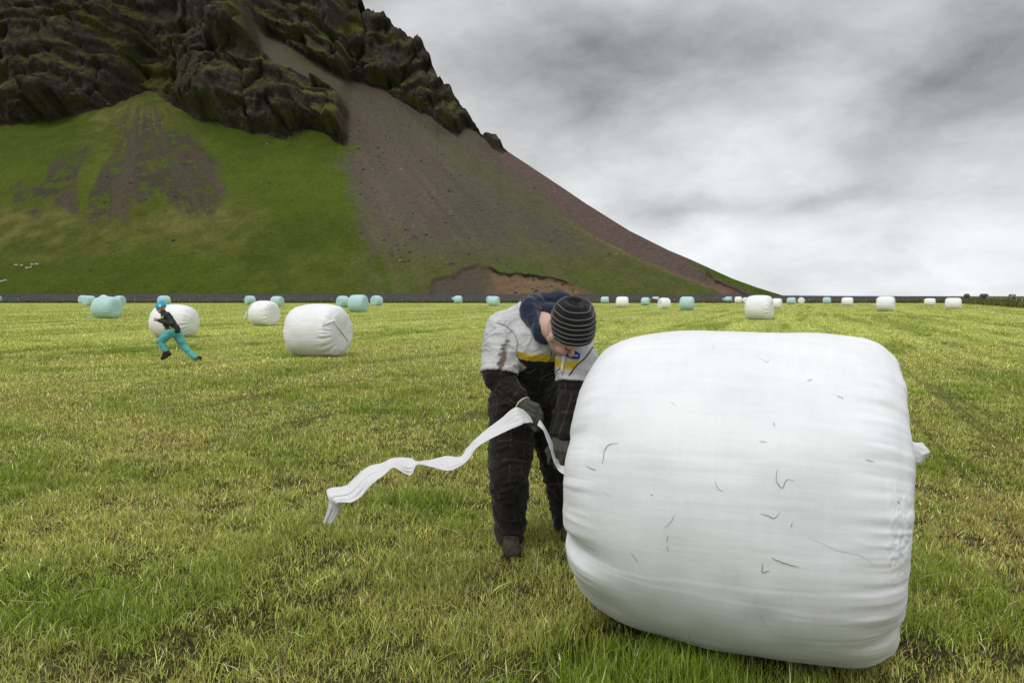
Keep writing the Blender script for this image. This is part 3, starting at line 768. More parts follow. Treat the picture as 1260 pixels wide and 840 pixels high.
STK = [([(761, 545), (750, 547), (744, 555), (742, 571)], .0022, 0), ([(722, 573), (730, 577), (734, 578)], .002, 0), ([(957, 577), (955, 590), (962, 600), (968, 590), (977, 591)], .0018, 0),
       ([(880, 592), (884, 601), (890, 604)], .0014, 0), ([(935, 631), (945, 634), (953, 637), (960, 629)], .0018, 0), ([(830, 633), (826, 641), (818, 649)], .0014, 0), ([(822, 658), (821, 666)], .0016, 0), ([(821, 671), (822, 677)], .0016, 0),
       ([(777, 679), (785, 691)], .0014, 0), ([(949, 685), (962, 691), (983, 697)], .0022, 0), ([(939, 692), (938, 703), (947, 701)], .0020, 0), ([(1065, 565), (1075, 568)], .0018, 0), ([(935, 543), (944, 544)], .0016, 0), ([(1030, 487), (1038, 491)], .0016, 0), ([(993, 469), (1000, 467)], .0016, 0),
       ([(952, 520), (953, 524)], .0016, 0), ([(975, 642), (973, 648)], .0016, 0), ([(801, 608), (803, 609)], .0018, 0), ([(1104, 616), (1106, 619)], .002, 0), ([(877, 425), (879, 430)], .0012, 1), ([(932, 438), (944, 446), (947, 441)], .0011, 1), ([(825, 494), (832, 500)], .0011, 1), ([(995, 660), (1030, 676), (1060, 683), (1078, 696)], .0010, 1), ([(935, 750), (940, 765), (952, 778)], .0010, 1), ([(742, 604), (752, 611)], .0011, 1)]
for pts, rd, kind in STK:
    q = []
    q = [(v[0] + math.sin(k_ * 1.3 + pts[0][0]) * .35, v[1] + math.cos(k_ * 1.7 + pts[0][0]) * .35) for k_, v in enumerate(smooth_path([(a, b, 0) for a, b in pts], 5 * len(pts)))]; qq = [on_bale(a, b) for a, b in q]; qq = [v for v in qq if v is not None]
    if len(qq) > 1: rd *= .45; MB().tube(qq, [rd * .35 + rd * .65 * math.sin(math.pi * min(1, (i + .6) / len(qq))) for i in range(len(qq))], 5).build('grass_stalk', mstalk2 if kind else mstalk, near, True)
# loose gathered film at the right end: pleated patch and ear
def sheet_from(ctrl, nu, nv, rip, seed, name, parent, m, thick=.002, bulge=0.0):
    """thin film patch through a grid of 3-D control points with rippled pleats"""
    A = np.array([[list(p) for p in row] for row in ctrl], float); R_, K_ = A.shape[:2]
    uu = np.linspace(0, R_ - 1, nu); vv = np.linspace(0, K_ - 1, nv)
    def lin(A, u):
        i = np.minimum(u.astype(int), A.shape[0] - 2); f = (u - i); f = f * f * (3 - 2 * f) if False else f
        return A[i] * (1 - f)[:, None, None] + A[i + 1] * f[:, None, None]
    B = lin(A, uu); B = lin(B.transpose(1, 0, 2), vv).transpose(1, 0, 2)
    du = np.gradient(B, axis=0); dv = np.gradient(B, axis=1); n = np.cross(du, dv); n /= np.linalg.norm(n, axis=2, keepdims=True) + 1e-9
    U, Vv = np.meshgrid(np.linspace(0, 1, nu), np.linspace(0, 1, nv), indexing='ij')
    f = fbm(U * 2.2, Vv * 7, 0, 4, seed) + .5 * fbm(U * 9, Vv * 3, 0, 3, seed + 5)
    B = B + n * (f * rip + bulge * np.sin(U * math.pi) * np.sin(Vv * math.pi))[..., None]
    Vt = np.concatenate([(B + n * thick / 2).reshape(-1, 3), (B - n * thick / 2).reshape(-1, 3)]); N = nu * nv
    F = grid_faces(nu, nv); F2 = F[:, ::-1] + N
    rim = []
    idx = lambda i, j: i * nv + j
    ring = [idx(0, j) for j in range(nv)] + [idx(i, nv - 1) for i in range(1, nu)] + [idx(nu - 1, j) for j in range(nv - 2, -1, -1)] + [idx(i, 0) for i in range(nu - 2, 0, -1)]
    for a, b in zip(ring, ring[1:] + ring[:1]): rim.append((a, a + N, b + N, b))
    me = npmesh(name, Vt, np.concatenate([F, F2, np.array(rim)])); return link(name, me, parent, [m])
#NEXT2
def bl(px, py, lift=.006):
    return on_bale(px, py, lift)
# ear of film at the end face (bale-local frame: +x is the right end)
m_ = MB(); e0 = Vector((.61, -.30, .80))
def ear():
    V, F = ico((0, 0, 0), (1, 1, 1), 4); V = np.array(V)
    n = fbm(V[:, 0] * 2.5, V[:, 1] * 2.5, V[:, 2] * 2.5, 4, 61, .6)
    V = V * (1 + n[:, None] * .28) * np.array([.032, .020, .042]); V[:, 0] *= 1 + .3 * (V[:, 2] > 0)
    return V
M_EAR = ear(); npEAR = np.array(list(NI @ at(1127, 558, 2.56)))
me = npmesh('film_knot', M_EAR + npEAR, None, True, np.array(ico((0, 0, 0), (1, 1, 1), 4)[1])); link('film_knot', me, near, [M_WHITE_N])

# far and middle bales: (x0, x1, ytop, ybase, colour, yaw deg, label)
BALES = [
 (345, 438, 374.5, 439, 'w', 35, 'large white bale with a knotted film seam, between the runner and the man'),
 (183, 248, 374.5, 415.5, 'w', 33, 'white bale directly behind the running child'),
 (303.5, 346, 370, 400.5, 'w', 40, 'white bale with a loose flap of film on its left, left of the seamed bale'),
 (111, 152, 365.5, 392, 't', 40, 'largest teal bale at left with its round end facing right'),
 (915, 953, 364, 393.8, 'w', 14, 'white bale standing behind the huge foreground bale, with puckered right shoulder'),
 (-9, 2, 364, 372.6, 't', 20, 'teal bale cut off by the left edge of the photo'),
 (96.5, 109, 363.5, 373.2, 't', 150, 'leftmost teal bale of the cluster around the largest teal bale'),
 (100.5, 119, 364, 376.2, 't', 140, 'teal bale overlapping the left side of the largest teal bale'),
 (121.5, 134, 363, 373.6, 'w', 95, 'white bale peeking over the top of the largest teal bale'),
 (139, 155, 364, 375, 't', 45, 'teal bale half hidden behind the right shoulder of the largest teal one'),
 (192, 212, 364, 376, 't', 150, 'teal bale just above the running child\'s blue hat'),
 (247.5, 261, 363, 371.8, 't', 20, 'lone teal bale right above the white bale behind the child'),
 (283.5, 294, 364.7, 371.4, 'w', 5, 'small flat white bale left of the group behind the flapped white bale'),
 (300, 315.5, 364, 374.6, 't', 150, 'teal bale touching the upper left of the flapped white bale'),
 (314.5, 324.5, 364.5, 371.6, 'w', 10, 'small white bale between two teal bales above the flapped white bale'),
 (323.5, 335.5, 363, 371.8, 't', 160, 'teal bale furthest back in the group above the flapped white bale'),
 (332, 350.2, 364.5, 377.3, 't', 35, 'teal bale at the upper right of the flapped white bale'),
 (359.8, 370.3, 363.5, 371.2, 't', 20, 'lone teal bale above the left part of the seamed white bale'),
 (413, 431, 364, 378.2, 't', 150, 'left teal bale of the three right of the seamed white bale'),
 (425.5, 456, 363, 384.2, 't', 25, 'front and biggest teal bale of the three right of the seamed white bale'),
 (455, 472, 363.6, 376.2, 't', 130, 'right teal bale of the three right of the seamed white bale'),
 (503, 513, 365, 371.4, 't', 5, 'flattened little teal bale, first one right of the group of three'),
 (518.6, 529, 363.4, 371.4, 't', 10, 'small upright teal bale left of the man, second right of the three'),
 (557.5, 570, 364, 373.2, 't', 15, 'teal bale with small tail, midway between the lone ones and the man\'s shoulder'),
 (587, 598, 363.8, 372.2, 't', 15, 'teal bale with film tail at its left, near the man\'s shoulder'),
 (598, 607, 364.3, 373.0, 't', 150, 'teal bale half hidden behind another just left of the man\'s shoulder'),
 (600, 615.5, 364.5, 376.7, 't', 18, 'front teal bale just left of the man\'s shoulder'),
 (617, 625.7, 364.8, 371.2, 'w', 60, 'tiny white bale nearest to the man\'s raised shoulder'),
 (690, 705, 365, 373, 't', 10, 'teal bale mostly hidden behind the man\'s hat and hood'),
 (739, 749.5, 365, 373.2, 't', 10, 'teal bale first to the right of the man\'s hat'),
 (757.8, 773.5, 365, 378.3, 'w', 6, 'white bale second to the right of the man\'s hat'),
 (788.3, 800, 366, 375.8, 't', 15, 'teal bale between two white bales behind the foreground bale'),
 (802, 811.5, 365.2, 372.3, 't', 10, 'small far teal bale just above the tilted white bale'),
 (808.5, 826.2, 366.5, 380.2, 'w', 150, 'tilted white bale left of the large teal bale behind the foreground bale'),
 (836, 854.6, 365, 381.7, 't', 8, 'teal bale in the middle behind the foreground bale, the biggest teal one on the right'),
 (891.5, 901.3, 365, 372.4, 't', 15, 'teal bale with white film tail, left of the puckered white bale'),
 (904, 912.8, 365, 373.2, 'w', 5, 'small white bale just left of the puckered white bale'),
 (913.5, 921, 366, 373.2, 'w', 60, 'white bale almost hidden behind the left of the puckered white bale'),
 (949, 962.4, 367, 380.2, 'w', 12, 'white bale just behind the right side of the puckered white bale'),
 (968, 979.3, 366, 374.2, 't', 15, 'teal bale between the puckered white bale and the tiny round white one'),
 (981.5, 990.2, 366, 373.4, 'w', 86, 'tiny white bale showing its round end, beside a teal bale'),
 (1012.5, 1022.3, 365.8, 373.6, 't', 10, 'rightmost teal bale of the field'),
 (1036, 1049.2, 366, 376.3, 'w', 4, 'small white bale right of the rightmost teal bale'),
 (1078, 1101.2, 365, 383.3, 'w', 6, 'biggest white bale at the far right, above the foreground bale\'s right end'),
 (1138, 1150.2, 367, 376.2, 'w', 4, 'second white bale from the right edge, small'),
 (1163.5, 1182.2, 366.3, 380.4, 'w', 4, 'rightmost white bale, left of the sheds on the horizon'),
]
def tail_mesh(name, pts, wd, m, parent):
    return None
hi = {}
for i, (x0, x1, yt, yb, colr, yaw, lb) in enumerate(BALES):
    big_ = (yb - yt) > 24
    cx = (x0 + x1) / 2; Yn = dist_of(yb); a = math.radians(yaw)
    hgt = (yb - yt) / 840 * Yn * 1.02; R_ = hgt / 2 / .955
    Yc = Yn + R_ * .45
    wid = (x1 - x0) / 840 * (Yc - .2)
    c, s = abs(math.cos(a)), abs(math.sin(a))
    L_ = (wid - 2 * R_ * s * .93) / max(c, .12) if c > .3 else 1.2
    L_ = min(max(L_, 1.0), 1.5)
    X = ray_u(cx, (yt + yb) / 2) * Yc
    m = M_WHITE if colr == 'w' else M_TEAL
    if big_: me = bale_mesh('film_wrap', 150, 240, 1.0 * L_, R_, 100 + i * 7, eL=.62, eR=(.85 if i == 1 else .60), qL=.38, qR=(.50 if i == 1 else .32), wr=1.5, dents=[(math.pi + .2, 1, .08, .05, .3), (math.pi + .55, 1, .07, .045, .3), (math.pi + .85, 1, .07, .045, .35), (math.pi - .1, 1, .06, .03, .2)])
    else: me = bale_mesh('hay_bale', 40, 56, L_, R_, 100 + i * 7, eL=.6, eR=.55, qL=.30, qR=.24, wr=1.6)
    root = empty('hay_bale', (X, Yc, gy(X, Yc) + .0)) if big_ else link('hay_bale', me, None, [m])
    if big_: link('film_wrap', me, root, [m])
    else: root.location = (X, Yc, gy(X, Yc))
    tag(root, lb, 'hay bale', 'bales wrapped in film on the mown field')
    root.rotation_euler = (0, 0, -(a + math.atan((cx - 630) / 840))); hi[i] = (root, L_, R_, m)
def tail(i, pts, w0, w1, seed):
    """loose end of film hanging from a bale, in its own frame"""
    root, L_, R_, m = hi[i]
    rows = [[Vector(p) + Vector((0, 0, w)) for w in np.linspace(-1, 1, 4) * (w0 + (w1 - w0) * k / (len(pts) - 1))] for k, p in enumerate(pts)]
    if root.type != 'EMPTY':
        sheet_from(rows, 12, 6, .03, seed, 'film_tail', root, m, .01)
    else: sheet_from(rows, 30, 12, .03, seed, 'film_tail', root, m, .01)
bpy.context.view_layer.update()
def wtail(i, pix, w0, w1, seed, dy=0.0):
    root, L_, R_, m = hi[i]; inv = root.matrix_world.inverted(); Y = root.location.y + dy
    rows = []
    for k, (px, py) in enumerate(pix):
        f = w0 + (w1 - w0) * k / (len(pix) - 1); c = at(px, py, Y)
        rows.append([inv @ (c + Vector((q * f * .6, 0, q * f))) for q in (-1, -.3, .3, 1)])
    sheet_from(rows, 24, 10, .02, seed, 'film_tail', root, m, .012)
wtail(2, [(310, 374), (305, 379), (302.5, 385), (301, 391)], .10, .13, 5, -.35)
wtail(3, [(114, 389.5), (110, 390.2), (106, 390.6)], .05, .03, 6, -.3)
wtail(24, [(590, 367.5), (586, 368), (582.5, 369)], .25, .15, 7)
wtail(23, [(560, 367), (557.5, 367), (556, 366.5)], .3, .2, 8)
wtail(35, [(893, 368), (890.5, 368), (889, 367.5)], .3, .2, 9)
# seam and knot of gathered film on the big seamed bale
root, L_, R_, m = hi[0]; inv = root.matrix_world.inverted()
ev = BVHTree.FromPolygons([tuple(root.matrix_world @ v.co) for v in root.children[0].data.vertices], [tuple(p.vertices) for p in root.children[0].data.polygons])
def surf(px, py, bv, lift):
    p0 = Vector((0, 0, CAM_H)); dr = (at(px, py, 1) - p0).normalized(); h, n, i_, d_ = bv.ray_cast(p0, dr)
    return None if h is None else h - dr * lift
b_ = MB()
for ln, rd in (([(396, 401), (404, 397.5), (411, 394.5), (417, 394.5)], .022), ([(398, 398), (405, 396), (412, 395)], .018), ([(411, 395), (415, 401), (419, 406), (424, 413), (428, 420)], .024), ([(409, 393.5), (413, 395.5), (417, 404)], .028)):
    q = [surf(a, b, ev, .02) for a, b in ln]; q = [inv @ v for v in q if v is not None]
    if len(q) > 1: b_.tube(q, [rd * .5] + [rd] * (len(q) - 2) + [rd * .3], 8)
b_.build('film_knot', m, root, True)

# ------------------------------------------------------------------ people
def capsule(p0, p1, r0, r1, flat=None, ff=1.0, seg=20, hs=5):
    """tapered capsule; flat = direction in which the section is scaled by ff"""
    p0, p1 = Vector(p0), Vector(p1); ax = (p1 - p0); L = max(ax.length, 1e-5); ax = ax / L
    a = ax.cross(Vector((.31, .22, .9))); a.normalize(); b = ax.cross(a)
    if flat is not None:
        fl = Vector(flat); fl = (fl - ax * fl.dot(ax))
        if fl.length > .05: a = fl.normalized(); b = ax.cross(a)
    rings = []
    for i in range(hs + 1):
        t = math.pi / 2 * i / hs; rings.append((p0 - ax * r0 * math.cos(t), r0 * math.sin(t)))
    for i in range(hs + 1):
        t = math.pi / 2 * i / hs; rings.append((p1 + ax * r1 * math.sin(t), r1 * math.cos(t)))
    V = []; F = []
    for c, r in rings:
        r = max(r, 1e-4)
        for j in range(seg):
            th = 2 * math.pi * j / seg; V.append(c + a * (math.cos(th) * r * ff) + b * (math.sin(th) * r))
    n = len(rings)
    for i in range(n - 1):
        for j in range(seg): F.append((i * seg + j, i * seg + (j + 1) % seg, (i + 1) * seg + (j + 1) % seg, (i + 1) * seg + j))
    F.append(tuple(range(seg - 1, -1, -1))); F.append(tuple((n - 1) * seg + j for j in range(seg)))
    return V, F
def ellip(c, ax, rad):
    """ellipsoid at c with axes ax (three vectors) and radii"""
    V, F = ico((0, 0, 0), (1, 1, 1), 3); c = Vector(c)
    return [c + ax[0] * v[0] * rad[0] + ax[1] * v[1] * rad[1] + ax[2] * v[2] * rad[2] for v in V], F
def fuse(prims, voxel, smooth=6, fac=.5):
    """one continuous surface grown over the primitives; returns V (n,3), F list"""
    mb = MB()
    for V, F in prims: mb.add(V, F)
    me = bpy.data.meshes.new('tmp'); me.from_pydata(mb.V, [], mb.F); me.update()
    o = bpy.data.objects.new('tmp', me); C.objects.link(o)
    r = o.modifiers.new('r', 'REMESH'); r.mode = 'VOXEL'; r.voxel_size = voxel; r.adaptivity = 0
    s_ = o.modifiers.new('s', 'SMOOTH'); s_.factor = fac; s_.iterations = smooth
    dg = bpy.context.evaluated_depsgraph_get(); ev_ = o.evaluated_get(dg); m2 = ev_.to_mesh()
    V = np.empty(len(m2.vertices) * 3, np.float32); m2.vertices.foreach_get('co', V); V = V.reshape(-1, 3).astype(float)
    N = np.empty(len(m2.vertices) * 3, np.float32); m2.vertices.foreach_get('normal', N); N = N.reshape(-1, 3).astype(float)
    F = [tuple(p.vertices) for p in m2.polygons]
    ev_.to_mesh_clear(); bpy.data.objects.remove(o); bpy.data.meshes.remove(me)
    return V, N, F
def polymesh(name, V, F, attrs=None):
    q = np.array([f for f in F if len(f) == 4]); t = np.array([f for f in F if len(f) == 3])
    me = npmesh(name, V, q if len(q) else None, True, t if len(t) else None)
    for k, (a, kind) in (attrs or {}).items(): set_attr(me, k, a, kind)
    return me
def npv(v): return np.array([v[0], v[1], v[2]], float)
def seg_param(V, p0, p1):
    p0, p1 = npv(p0), npv(p1); e = p1 - p0; t = np.clip(((V - p0) @ e) / (e @ e), 0, 1)
    d = np.linalg.norm(V - (p0 + t[:, None] * e), axis=1); return t, d
def cloth_coords(V, segs, refdir):
    """per vertex: nearest limb index, distance along, arc length around, distance"""
    best = np.full(len(V), 1e9); along = np.zeros(len(V)); arc = np.zeros(len(V)); idx = np.zeros(len(V), int); base = 0
    for i, (p0, p1, r) in enumerate(segs):
        t, d = seg_param(V, p0, p1); e = npv(p1) - npv(p0); L = np.linalg.norm(e); e /= L
        a = np.cross(e, refdir); a /= np.linalg.norm(a); b = np.cross(e, a)
        rel = V - npv(p0); ang = np.arctan2(rel @ b, rel @ a)
        m = (d - r) < best
        best = np.where(m, d - r, best); along = np.where(m, base + t * L, along); arc = np.where(m, ang * r, arc); idx = np.where(m, i, idx); base += 0
    return idx, along, arc, best
def attr_mat(name, rough=.8, spec=.2, bump=None, sheen=0.0):
    m, t, p = mat(name, rough=rough, spec=spec)
    ca = t.new('ShaderNodeAttribute', attribute_name='Col').outputs['Color']; c = ca
    P = t.new('ShaderNodeTexCoord').outputs['Object']
    n = t.noise(P, 28, 5, .7)
    c = t.vmath('SCALE', ca, scale=t.math('ADD', t.math('MULTIPLY', n, .36), .82))
    t.put(p.inputs['Base Color'], c)
    if bump: t.put(p.inputs['Normal'], t.new('ShaderNodeBump', {'Strength': .6, 'Distance': bump[1], 'Height': t.noise(P, bump[0], 4, .7)}))
    p.inputs['Sheen Weight'].default_value = sheen
    return m

def hand(wrist, knuck, side, palm_n, tips, thumb, k=1.0, w=.038):
    """primitives of a hand: palm block, four fingers of two bends, a thumb.
    side = unit vector across the palm (index -> little), tips = 4 lists of joints, thumb = joints"""
    pr = []
    wrist, knuck = Vector(wrist), Vector(knuck)
    for s_ in (-1, -.35, .35, 1):
        pr.append(capsule(wrist + side * w * .55 * s_, knuck + side * w * s_, .017 * k, .0145 * k))
    for i, f in enumerate(tips):
        s_ = (-1, -.35, .35, 1)[i]; pts = [knuck + side * w * s_] + [Vector(q) for q in f]; rr = [.0115, .0105, .0095, .008][:len(pts)]
        for a, b, r0, r1 in zip(pts[:-1], pts[1:], rr[:-1], rr[1:]): pr.append(capsule(a, b, r0 * k, r1 * k, seg=12, hs=4))
    tp = [Vector(q) for q in thumb]; rr = [.017, .0135, .0105]
    for a, b, r0, r1 in zip(tp[:-1], tp[1:], rr[:-1], rr[1:]): pr.append(capsule(a, b, r0 * k, r1 * k, seg=12, hs=4))
    return pr

def build_man():
    root = empty('person', at(650, 672, 3.85) * 1.0, 'person in grey and black coverall and striped beanie bending over the huge bale, pulling film', 'person')
    root.location.z = 0; bpy.context.view_layer.update(); off = npv(root.location)
    def put(name, V, F, m, attrs=None, parent=None):
        me = polymesh(name, V - off, F, attrs); o = link(name, me, parent or root, [m]); return o
    A = {k: at(*v) for k, v in dict(
        ankR=(627, 662, 3.83), toeR=(630, 681, 3.69), kneeR=(627, 582, 3.72), hipR=(631, 492, 3.88),
        ankL=(697, 658, 4.08), toeL=(700, 668, 3.98), kneeL=(690, 592, 3.92), hipL=(671, 494, 3.92),
        pel=(650, 478, 3.90), waist=(655, 452, 3.74), chest=(664, 420, 3.54), back=(655, 400, 3.62),
        shR=(617, 409, 3.53), elR=(614, 466, 3.45), wrR=(645, 499, 3.33),
        shL=(708, 415, 3.42), elL=(709, 478, 3.36), wrL=(692, 534, 3.26), neck=(666, 398, 3.50)).items()}
    up = Vector((.42, -.78, .46)).normalized(); fw = Vector((.50, -.22, -.84)); fw = (fw - up * fw.dot(up)).normalized(); rt = fw.cross(up)
    hc = at(693.5, 409.5, 3.27); hc0 = at(699, 407, 3.27)
    H = lambda f, u, r: hc + fw * f + up * u + rt * r
    # hands
    kR = at(659, 509, 3.25); dR = (kR - A['wrR']).normalized(); sideR = Vector((.35, -.45, .62)); sideR = (sideR - dR * sideR.dot(dR)).normalized() * -1
    tipsR = []
    for i, s_ in enumerate((-1, -.35, .35, 1)):
        b = kR + sideR * .034 * s_; l = (.036, .041, .038, .030)[i]
        p1 = b + Vector((.55, -.25, -.80)).normalized() * l; p2 = p1 + Vector((.10, .35, -.93)).normalized() * l * .75; p3 = p2 + Vector((-.65, .55, -.45)).normalized() * l * .6
        tipsR.append([p1, p2, p3])
    thR = [A['wrR'] + dR * .02 + Vector((-.0, -.02, -.025)), kR + Vector((-.030, -.02, -.045)), kR + Vector((-.002, -.03, -.072))]
    kL = at(687, 554, 3.18); dL = (kL - A['wrL']).normalized(); sideL = Vector((1, -.15, 0)); sideL = (sideL - dL * sideL.dot(dL)).normalized()
    tipsL = []
    for i, s_ in enumerate((-1, -.35, .35, 1)):
        b = kL + sideL * .034 * s_; l = (.033, .040, .038, .030)[i]; spread = Vector((-.28 + .16 * i, 0, 0))
        p1 = b + (Vector((.02, -.10, -1)) + spread).normalized() * l; p2 = p1 + (Vector((.05, .10, -1)) + spread * .7).normalized() * l * .7; p3 = p2 + (Vector((.15, .45, -.8)) + spread * .3).normalized() * l * .5
        tipsL.append([p1, p2, p3])
    thL = [A['wrL'] + dL * .025 + sideL * -.022, kL + Vector((-.050, .03, -.012)), kL + Vector((-.030, .035, -.066))]
    handR = lambda k: hand(A['wrR'], kR, sideR, None, tipsR, thR, k); handL = lambda k: hand(A['wrL'], kL, sideL, None, tipsL, thL, k)
    # ---- body (skin)
    pr = [capsule(A['pel'], A['waist'], .125, .115), capsule(A['waist'], A['chest'], .115, .13), capsule(A['back'], A['chest'], .10, .12),
          capsule(A['chest'], A['shR'], .08, .06), capsule(A['chest'], A['shL'], .08, .06), capsule(A['neck'], A['chest'], .062, .09),
          capsule(A['shR'], A['elR'], .055, .042), capsule(A['elR'], A['wrR'], .042, .030), capsule(A['shL'], A['elL'], .055, .042), capsule(A['elL'], A['wrL'], .042, .030),
          capsule(A['pel'], A['hipR'], .11, .095), capsule(A['pel'], A['hipL'], .11, .095), capsule(A['hipR'], A['kneeR'], .085, .058), capsule(A['hipL'], A['kneeL'], .085, .058),
          capsule(A['kneeR'], A['ankR'], .055, .038), capsule(A['kneeL'], A['ankL'], .055, .038), capsule(A['ankR'], A['toeR'] + Vector((0, .03, 0)), .035, .028), capsule(A['ankL'], A['toeL'], .035, .028)]
    pr += handR(.76) + handL(.76)
    axs = (fw, rt, up)
    pr += [ellip(H(-.008, .02, 0), axs, (.092, .075, .098)), ellip(H(.030, -.055, 0), axs, (.058, .056, .062)), capsule(H(.062, -.098, 0), H(.055, -.085, .0), .022, .026),
           capsule(H(.082, .005, 0), H(.108, -.030, 0), .009, .0125), ellip(H(.104, -.034, .011), axs, (.011, .009, .008)), ellip(H(.104, -.034, -.011), axs, (.011, .009, .008)),
           capsule(H(.086, -.060, -.018), H(.086, -.060, .018), .009, .009), capsule(H(.084, -.071, -.014), H(.084, -.071, .014), .009, .009),
           capsule(H(.078, .022, -.04), H(.086, .024, -.01), .010, .010), capsule(H(.078, .022, .04), H(.086, .024, .01), .010, .010),
           ellip(H(.058, -.030, -.040), axs, (.030, .026, .030)), ellip(H(.058, -.030, .040), axs, (.030, .026, .030)),
           ellip(H(-.005, -.015, -.078), axs, (.018, .008, .030)), ellip(H(-.005, -.015, .078), axs, (.018, .008, .030)),
           capsule(H(-.035, -.05, 0), A['neck'], .060, .066), ellip(H(.0, -.05, 0), axs, (.062, .060, .058))]
    V, N, F = fuse(pr, .0058, 3)
    skin = np.array([.56, .37, .29]); col = np.tile(skin, (len(V), 1))
    rel = V - npv(hc); hf, hu, hr = rel @ npv(fw), rel @ npv(up), rel @ npv(rt)
    near_ = (np.linalg.norm(rel, axis=1) < .16)
    def spot(f, u, r, rad): return np.exp(-(((hf - f) ** 2 + (hu - u) ** 2 + (hr - r) ** 2) / rad ** 2))
    red = spot(.07, -.03, .045, .035) + spot(.07, -.03, -.045, .035) + spot(.115, -.03, 0, .018)
    col = col + (np.array([.58, .27, .21]) - col) * np.clip(red, 0, 1)[:, None] * .5
    lips = ((np.abs(hu + .0655) < .011) & (np.abs(hr) < .024) & (hf > .08)); col[lips] = (.42, .17, .15)
    for sr in (-1, 1):
        ey = spot(.080, .006, .030 * sr, .013); col = col + (np.array([.16, .09, .07]) - col) * np.clip(ey * 1.3, 0, 1)[:, None]
        br = np.exp(-(((hu - .026) / .006) ** 2)) * (np.abs(hr - .030 * sr) < .019) * (hf > .05); col = col + (np.array([.25, .17, .10]) - col) * (br * .7)[:, None]
        nos = spot(.108, -.043, .009 * sr, .006); col = col + (np.array([.14, .06, .05]) - col) * np.clip(nos, 0, 1)[:, None]
    col *= (1 + fbm(V[:, 0] * 60, V[:, 1] * 60, V[:, 2] * 60, 3, 5)[:, None] * .12)
    ms = attr_mat('skin', .48, .4, (90, .002)); ms.node_tree.nodes['Principled BSDF'].inputs['Subsurface Weight'].default_value = .12
    ms.node_tree.nodes['Principled BSDF'].inputs['Subsurface Radius'].default_value = (.02, .008, .004)
    ms.node_tree.nodes['Principled BSDF'].inputs['Subsurface Scale'].default_value = .5
    body = put('body', V, F, ms, {'Col': (col, 'FLOAT_COLOR')})
    me_, _, _ = mat('eye', (.03, .02, .015), .1, .6)
    for sr in (-1, 1):
        Ve, Fe = ellip(H(.076, .004, .030 * sr), axs, (.011, .013, .007)); put('eye', np.array([list(v) for v in Ve]), Fe, me_)
    # ---- coverall
    sx = Vector((1, 0, 0))
    thR_ = (A['hipR'] + A['kneeR']) / 2; 
    cv = [capsule(A['pel'], A['waist'], .165, .15, sx, 1.12), capsule(A['waist'], A['chest'], .15, .15, sx, 1.2), capsule(A['back'], A['chest'], .125, .14, sx, 1.25), capsule(A['chest'] + Vector((0, 0, -.03)), A['waist'] + Vector((.03, -.05, -.02)), .13, .12),
          capsule(A['back'] + Vector((-.01, -.02, .02)), A['shR'] + Vector((.0, .03, .012)), .115, .088), capsule(A['back'] + Vector((.05, -.02, -.03)), A['shL'], .10, .085),
          capsule(A['shR'], A['elR'] + Vector((0, 0, .03)), .082, .083), capsule(A['elR'] + Vector((0, 0, .03)), A['elR'] + Vector((0, 0, .018)), .084, .080), capsule(A['elR'], A['wrR'] - (A['wrR'] - A['elR']).normalized() * .05, .074, .052),
          capsule(A['shL'], A['elL'] + Vector((0, 0, .03)), .090, .086), capsule(A['elL'], A['wrL'] + Vector((0, 0, .02)), .074, .056),
          capsule(A['pel'], A['hipR'], .15, .135), capsule(A['pel'], A['hipL'], .15, .135),
          capsule(A['hipR'], A['kneeR'], .138, .112), capsule(A['kneeR'], A['ankR'] + Vector((0, 0, .06)), .108, .086), capsule(A['ankR'] + Vector((0, 0, .06)), A['ankR'] + Vector((0, -.01, .02)), .088, .076),
          capsule(A['hipL'], A['kneeL'], .128, .090), capsule(A['kneeL'], A['ankL'] + Vector((0, 0, .05)), .088, .070)]
    V, N, F = fuse(cv, .0050, 14)
    segs = [(A['hipR'], A['kneeR'], .13), (A['kneeR'], A['ankR'], .10), (A['hipL'], A['kneeL'], .12), (A['kneeL'], A['ankL'], .085), (A['shR'], A['elR'], .083), (A['elR'], A['wrR'], .06), (A['shL'], A['elL'], .088), (A['elL'], A['wrL'], .065), (A['pel'], A['waist'], .16), (A['waist'], A['back'], .17), (A['shR'], A['shL'], .11)]
    idx, al, ar, _ = cloth_coords(V, segs, np.array([0., 1., 0.]))
    x, y, z = V.T
    torso = idx >= 8; legs0 = idx <= 3
    tax = (A['back'] - A['pel']).normalized(); s_t = (V - npv(A['pel'])) @ npv(tax)
    # folds: crosswise on limbs, diagonal on the torso
    ph = al * 22 + ar * 5 + fbm(x * 7, y * 7, z * 7, 3, 401) * 4.0
    limbw = np.where(torso, .35, 1.0)
    lowleg = ((idx == 1) | (idx == 3)) * sstep(.15, .4, al)
    forearm = ((idx == 5) | (idx == 7)) * 1.0
    f_ = np.sin(ph) * .5 + np.sin(ph * 1.9 + 2) * .3
    big_ = fbm(x * 9, y * 9, z * 13, 4, 402, .55)
    rid = fbm(x * 14 + z * 6, y * 14, z * 9 - x * 8, 3, 403, .55, True)
    cr = fbm(x * 10 + z * 7 + big_ * 1.5, y * 6, z * 12 - x * 5, 2, 409, .5, True); crease = np.clip(cr - .45, 0, 1)
    cr2 = fbm(x * 5 - z * 11, y * 8 + z * 5, z * 6 + x * 9, 2, 410, .5, True); crease2 = np.clip(cr2 - .5, 0, 1)
    d_ = f_ * limbw * (.0025 + .008 * lowleg + .012 * forearm) + big_ * .013 + (rid - .2) * np.where(legs0, .001, .0022) + (crease + crease2) * np.where(legs0, .018, .014)
    # pull lines radiating from the armpit on the yoke
    d_ += np.where(s_t > .46, rid * .002, 0)
